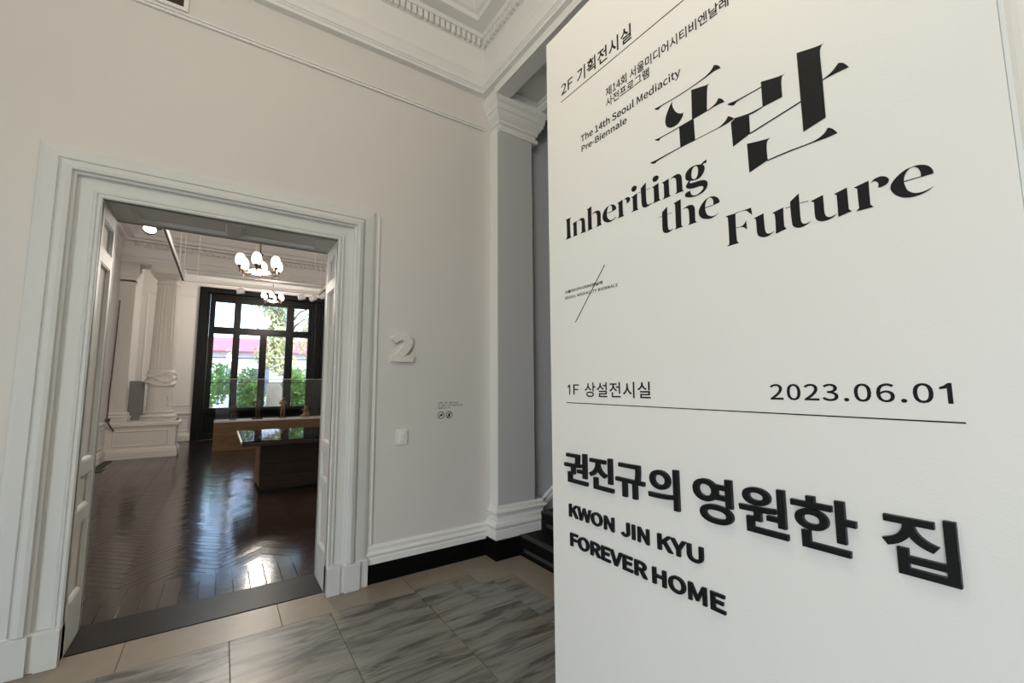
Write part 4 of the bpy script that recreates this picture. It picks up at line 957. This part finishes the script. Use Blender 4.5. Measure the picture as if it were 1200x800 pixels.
# ---------------------------------------------------------------- chandeliers
def chandelier(loc, ztop, label, power):
    ch = empty('chandelier', loc); tag(ch, label, 'chandelier', 'chandeliers in the gallery')
    MB().tube([(0, 0, 0.16), (0, 0, ztop-loc[2])], 0.010, 8).build('rod', M['chain'], ch)
    MB().lathe(0, 0, [(0.03, ztop-loc[2]-0.05), (0.07, ztop-loc[2]-0.02), (0.07, ztop-loc[2])], 16).build('ceiling_rose', M['darkmetal'], ch, 40)
    MB().lathe(0, 0, [(0.004, -0.16), (0.014, -0.15), (0.02, -0.12), (0.05, -0.10), (0.055, -0.07), (0.03, -0.05), (0.018, 0.0), (0.03, 0.03), (0.016, 0.06), (0.035, 0.12), (0.04, 0.15), (0.012, 0.18)], 16).build('hub', M['darkmetal'], ch, 40)
    MB().lathe(0, 0, [(0.02, -0.155), (0.09, -0.135), (0.13, -0.105), (0.135, -0.10), (0.12, -0.10)], 24).build('bowl', M['whitemetal'], ch, 40)
    arm = MB().tube([(0.03, 0, -0.07), (0.10, 0, -0.13), (0.18, 0, -0.145), (0.235, 0, -0.12), (0.25, 0, -0.07)], 0.010, 8).mesh('arm', 60); arm.materials.append(M['darkmetal'])
    cup = MB().lathe(0.25, 0, [(0.004, -0.16), (0.010, -0.145), (0.008, -0.12), (0.018, -0.09), (0.032, -0.07), (0.03, -0.06), (0.012, -0.058)], 12).mesh('cup', 40); cup.materials.append(M['darkmetal'])
    sh = MB().lathe(0.25, 0, [(0.034, -0.058), (0.050, -0.045), (0.064, 0.0), (0.060, 0.05), (0.047, 0.085), (0.028, 0.105), (0.01, 0.11)], 16).mesh('glass_shade', 60); sh.materials.append(M['shade'])
    for k in range(6):
        a = link('arm', arm, None, ch); a.rotation_euler = (0, 0, R(60*k+18))
        link('cup', cup, None, a); link('glass_shade', sh, None, a)
    add_light('chandelier_light', 'POINT', (loc[0], loc[1], loc[2]-0.30), power, (1.0, 0.91, 0.80), shadow_soft_size=0.25)
    return ch
chandelier((0.36, 7.0, 3.25), 5.3, 'larger-looking six-armed chandelier with white glass shades, nearer the doorway', 185)
chandelier((1.09, 14.0, 4.09), 5.3, 'chandelier with white glass shades hanging close before the window', 150)
# ================================================================ FOYER LAMP (above and behind the view)
fl = empty('foyer_pendant', (0.05, 0.8, 4.45)); tag(fl, 'round white glass pendant lamp of the foyer', 'lamp')
MB().tube([(0, 0, 0.18), (0, 0, 0.91)], 0.012, 8).build('rod', M['darkmetal'], fl)
MB().lathe(0, 0, [(0.21*math.sin(math.pi*k/14)+0.002, -0.21*math.cos(math.pi*k/14)) for k in range(15)], 28).build('globe', M['shade'], fl, 60)
MB().lathe(0, 0, [(0.06, 0.17), (0.07, 0.20), (0.02, 0.23)], 16).build('fitting', M['darkmetal'], fl, 40)
add_light('foyer_pendant_light', 'POINT', (0.05, 0.8, 4.18), 74, (1.0, 0.86, 0.68), shadow_soft_size=0.22)

# ================================================================ GARDEN OUTSIDE THE WINDOW
gd = MB().box(-30, 40, WWY+0.35, 70, -0.30, -0.05).build('garden_ground', M['ground']); tag(gd, 'pale garden ground seen through the window', 'ground', kind='structure')
def foliage(name, centres, n, leaf, m, parent):
    b = MB()
    for (cx, cy, cz, rx, ry, rz) in centres:
        for k in range(n):
            d = Vector((random.gauss(0, 1), random.gauss(0, 1), random.gauss(0, 1))).normalized()*(random.random()**0.4)
            p = Vector((cx+d.x*rx, cy+d.y*ry, cz+d.z*rz))
            u = Vector((random.gauss(0, 1), random.gauss(0, 1), random.gauss(0, 1))).normalized(); v = u.orthogonal().normalized()
            L = leaf*random.uniform(0.6, 1.3); i = len(b.v)
            b.v += [tuple(p-u*L), tuple(p+v*L*0.45), tuple(p+u*L), tuple(p-v*L*0.45)]; b.f.append((i, i+1, i+2, i+3))
    me = bpy.data.meshes.new(name); me.from_pydata(b.v, [], b.f); return link(name, me, M[m], parent)
def shrub(x, y, h, wdt, m, label):
    s = empty('garden_shrub', (x, y, -0.05)); tag(s, label, 'shrub', 'shrubs outside the window')
    foliage('foliage', [(random.uniform(-wdt, wdt)*0.4, random.uniform(-.3, .3), h*q, wdt*0.75, wdt*0.6, h*0.32) for q in (0.3, 0.5, 0.72)], 900, 0.085, m, s)
    MB().tube([(0, 0, 0), (0.05, 0, h*0.5)], 0.05, 6).build('stem', M['bark'], s)
shrub(-0.60, 18.4, 2.35, 1.0, 'leaf_a', 'bright green shrub outside the leftmost lower panes')
shrub(1.15, 19.6, 1.75, 0.55, 'leaf_a', 'low bright green shrub outside the second column of panes')
shrub(2.75, 18.7, 2.25, 0.75, 'leaf_a', 'bright green shrub outside the rightmost lower panes')
shrub(0.9, 23.0, 2.4, 0.7, 'leaf_c', 'darker green shrub behind the low bright one')
def tree(x, y, h, cr_, m, label, trunk=0.16):
    s = empty('garden_tree', (x, y, -0.05)); tag(s, label, 'tree', 'trees outside the window')
    tk_ = MB().tube([(0, 0, 0), (0.06, 0, h*0.3), (-0.05, 0, h*0.6), (0.02, 0, h*0.85)], [trunk, trunk*0.8, trunk*0.55, trunk*0.2], 8); tk_.build('trunk', M['bark'], s, 60)
    for k in range(5):
        a = random.uniform(0, 6.28); z = h*random.uniform(0.4, 0.7)
        MB().tube([(0, 0, z), (math.cos(a)*cr_*0.4, math.sin(a)*cr_*0.4, z+h*0.12), (math.cos(a)*cr_*0.8, math.sin(a)*cr_*0.8, z+h*0.16)], [trunk*0.4, trunk*0.25, trunk*0.08], 6).build('branch', M['bark'], s, 60)
    cs = [(random.uniform(-1, 1)*cr_*0.6, random.uniform(-1, 1)*cr_*0.5, h*random.uniform(0.42, 0.95), cr_*0.5, cr_*0.5, cr_*0.45) for k in range(9)]
    foliage('foliage', cs, 420, 0.10, m, s)
tree(2.35, 22.0, 6.2, 1.3, 'leaf_b', 'pale leafy tree outside the third column of panes', 0.15)
tree(4.6, 26.0, 7.5, 1.9, 'leaf_b', 'tall pale tree seen through the right top pane')
tree(4.2, 44.0, 10.5, 3.0, 'leaf_c', 'distant tree rising behind the red roof')
hs_ = empty('red_roofed_house', (2.0, 33.0, -0.05)); tag(hs_, 'low blue-grey house with a red roof across the garden', 'house')
MB().box(-9, 9, 0, 5, 0, 3.85).build('wall', M['housewall'], hs_)
MB().prism([(-0.8, 3.85), (2.5, 5.0), (5.8, 3.85)], lambda a, b, c: (c, a, b), -9.6, 9.6).build('roof', M['redroof'], hs_)
for k in range(9):
    f = MB().box(-8.3+k*1.95, -7.1+k*1.95, -0.06, 0.0, 1.0, 2.9).build('window', M['whitemetal'], hs_)
    MB().box(-8.2+k*1.95, -7.72+k*1.95, -0.08, -0.06, 1.1, 2.8).build('pane', M['houseglass'], f); MB().box(-7.68+k*1.95, -7.2+k*1.95, -0.08, -0.06, 1.1, 2.8).build('pane', M['houseglass'], f)
gwl = MB().box(1.55, 2.75, 20.3, 20.6, -0.05, 1.7); tag(gwl.build('garden_wall', M['stonewall']), 'pale stone garden pier outside the third column of panes', 'garden wall')
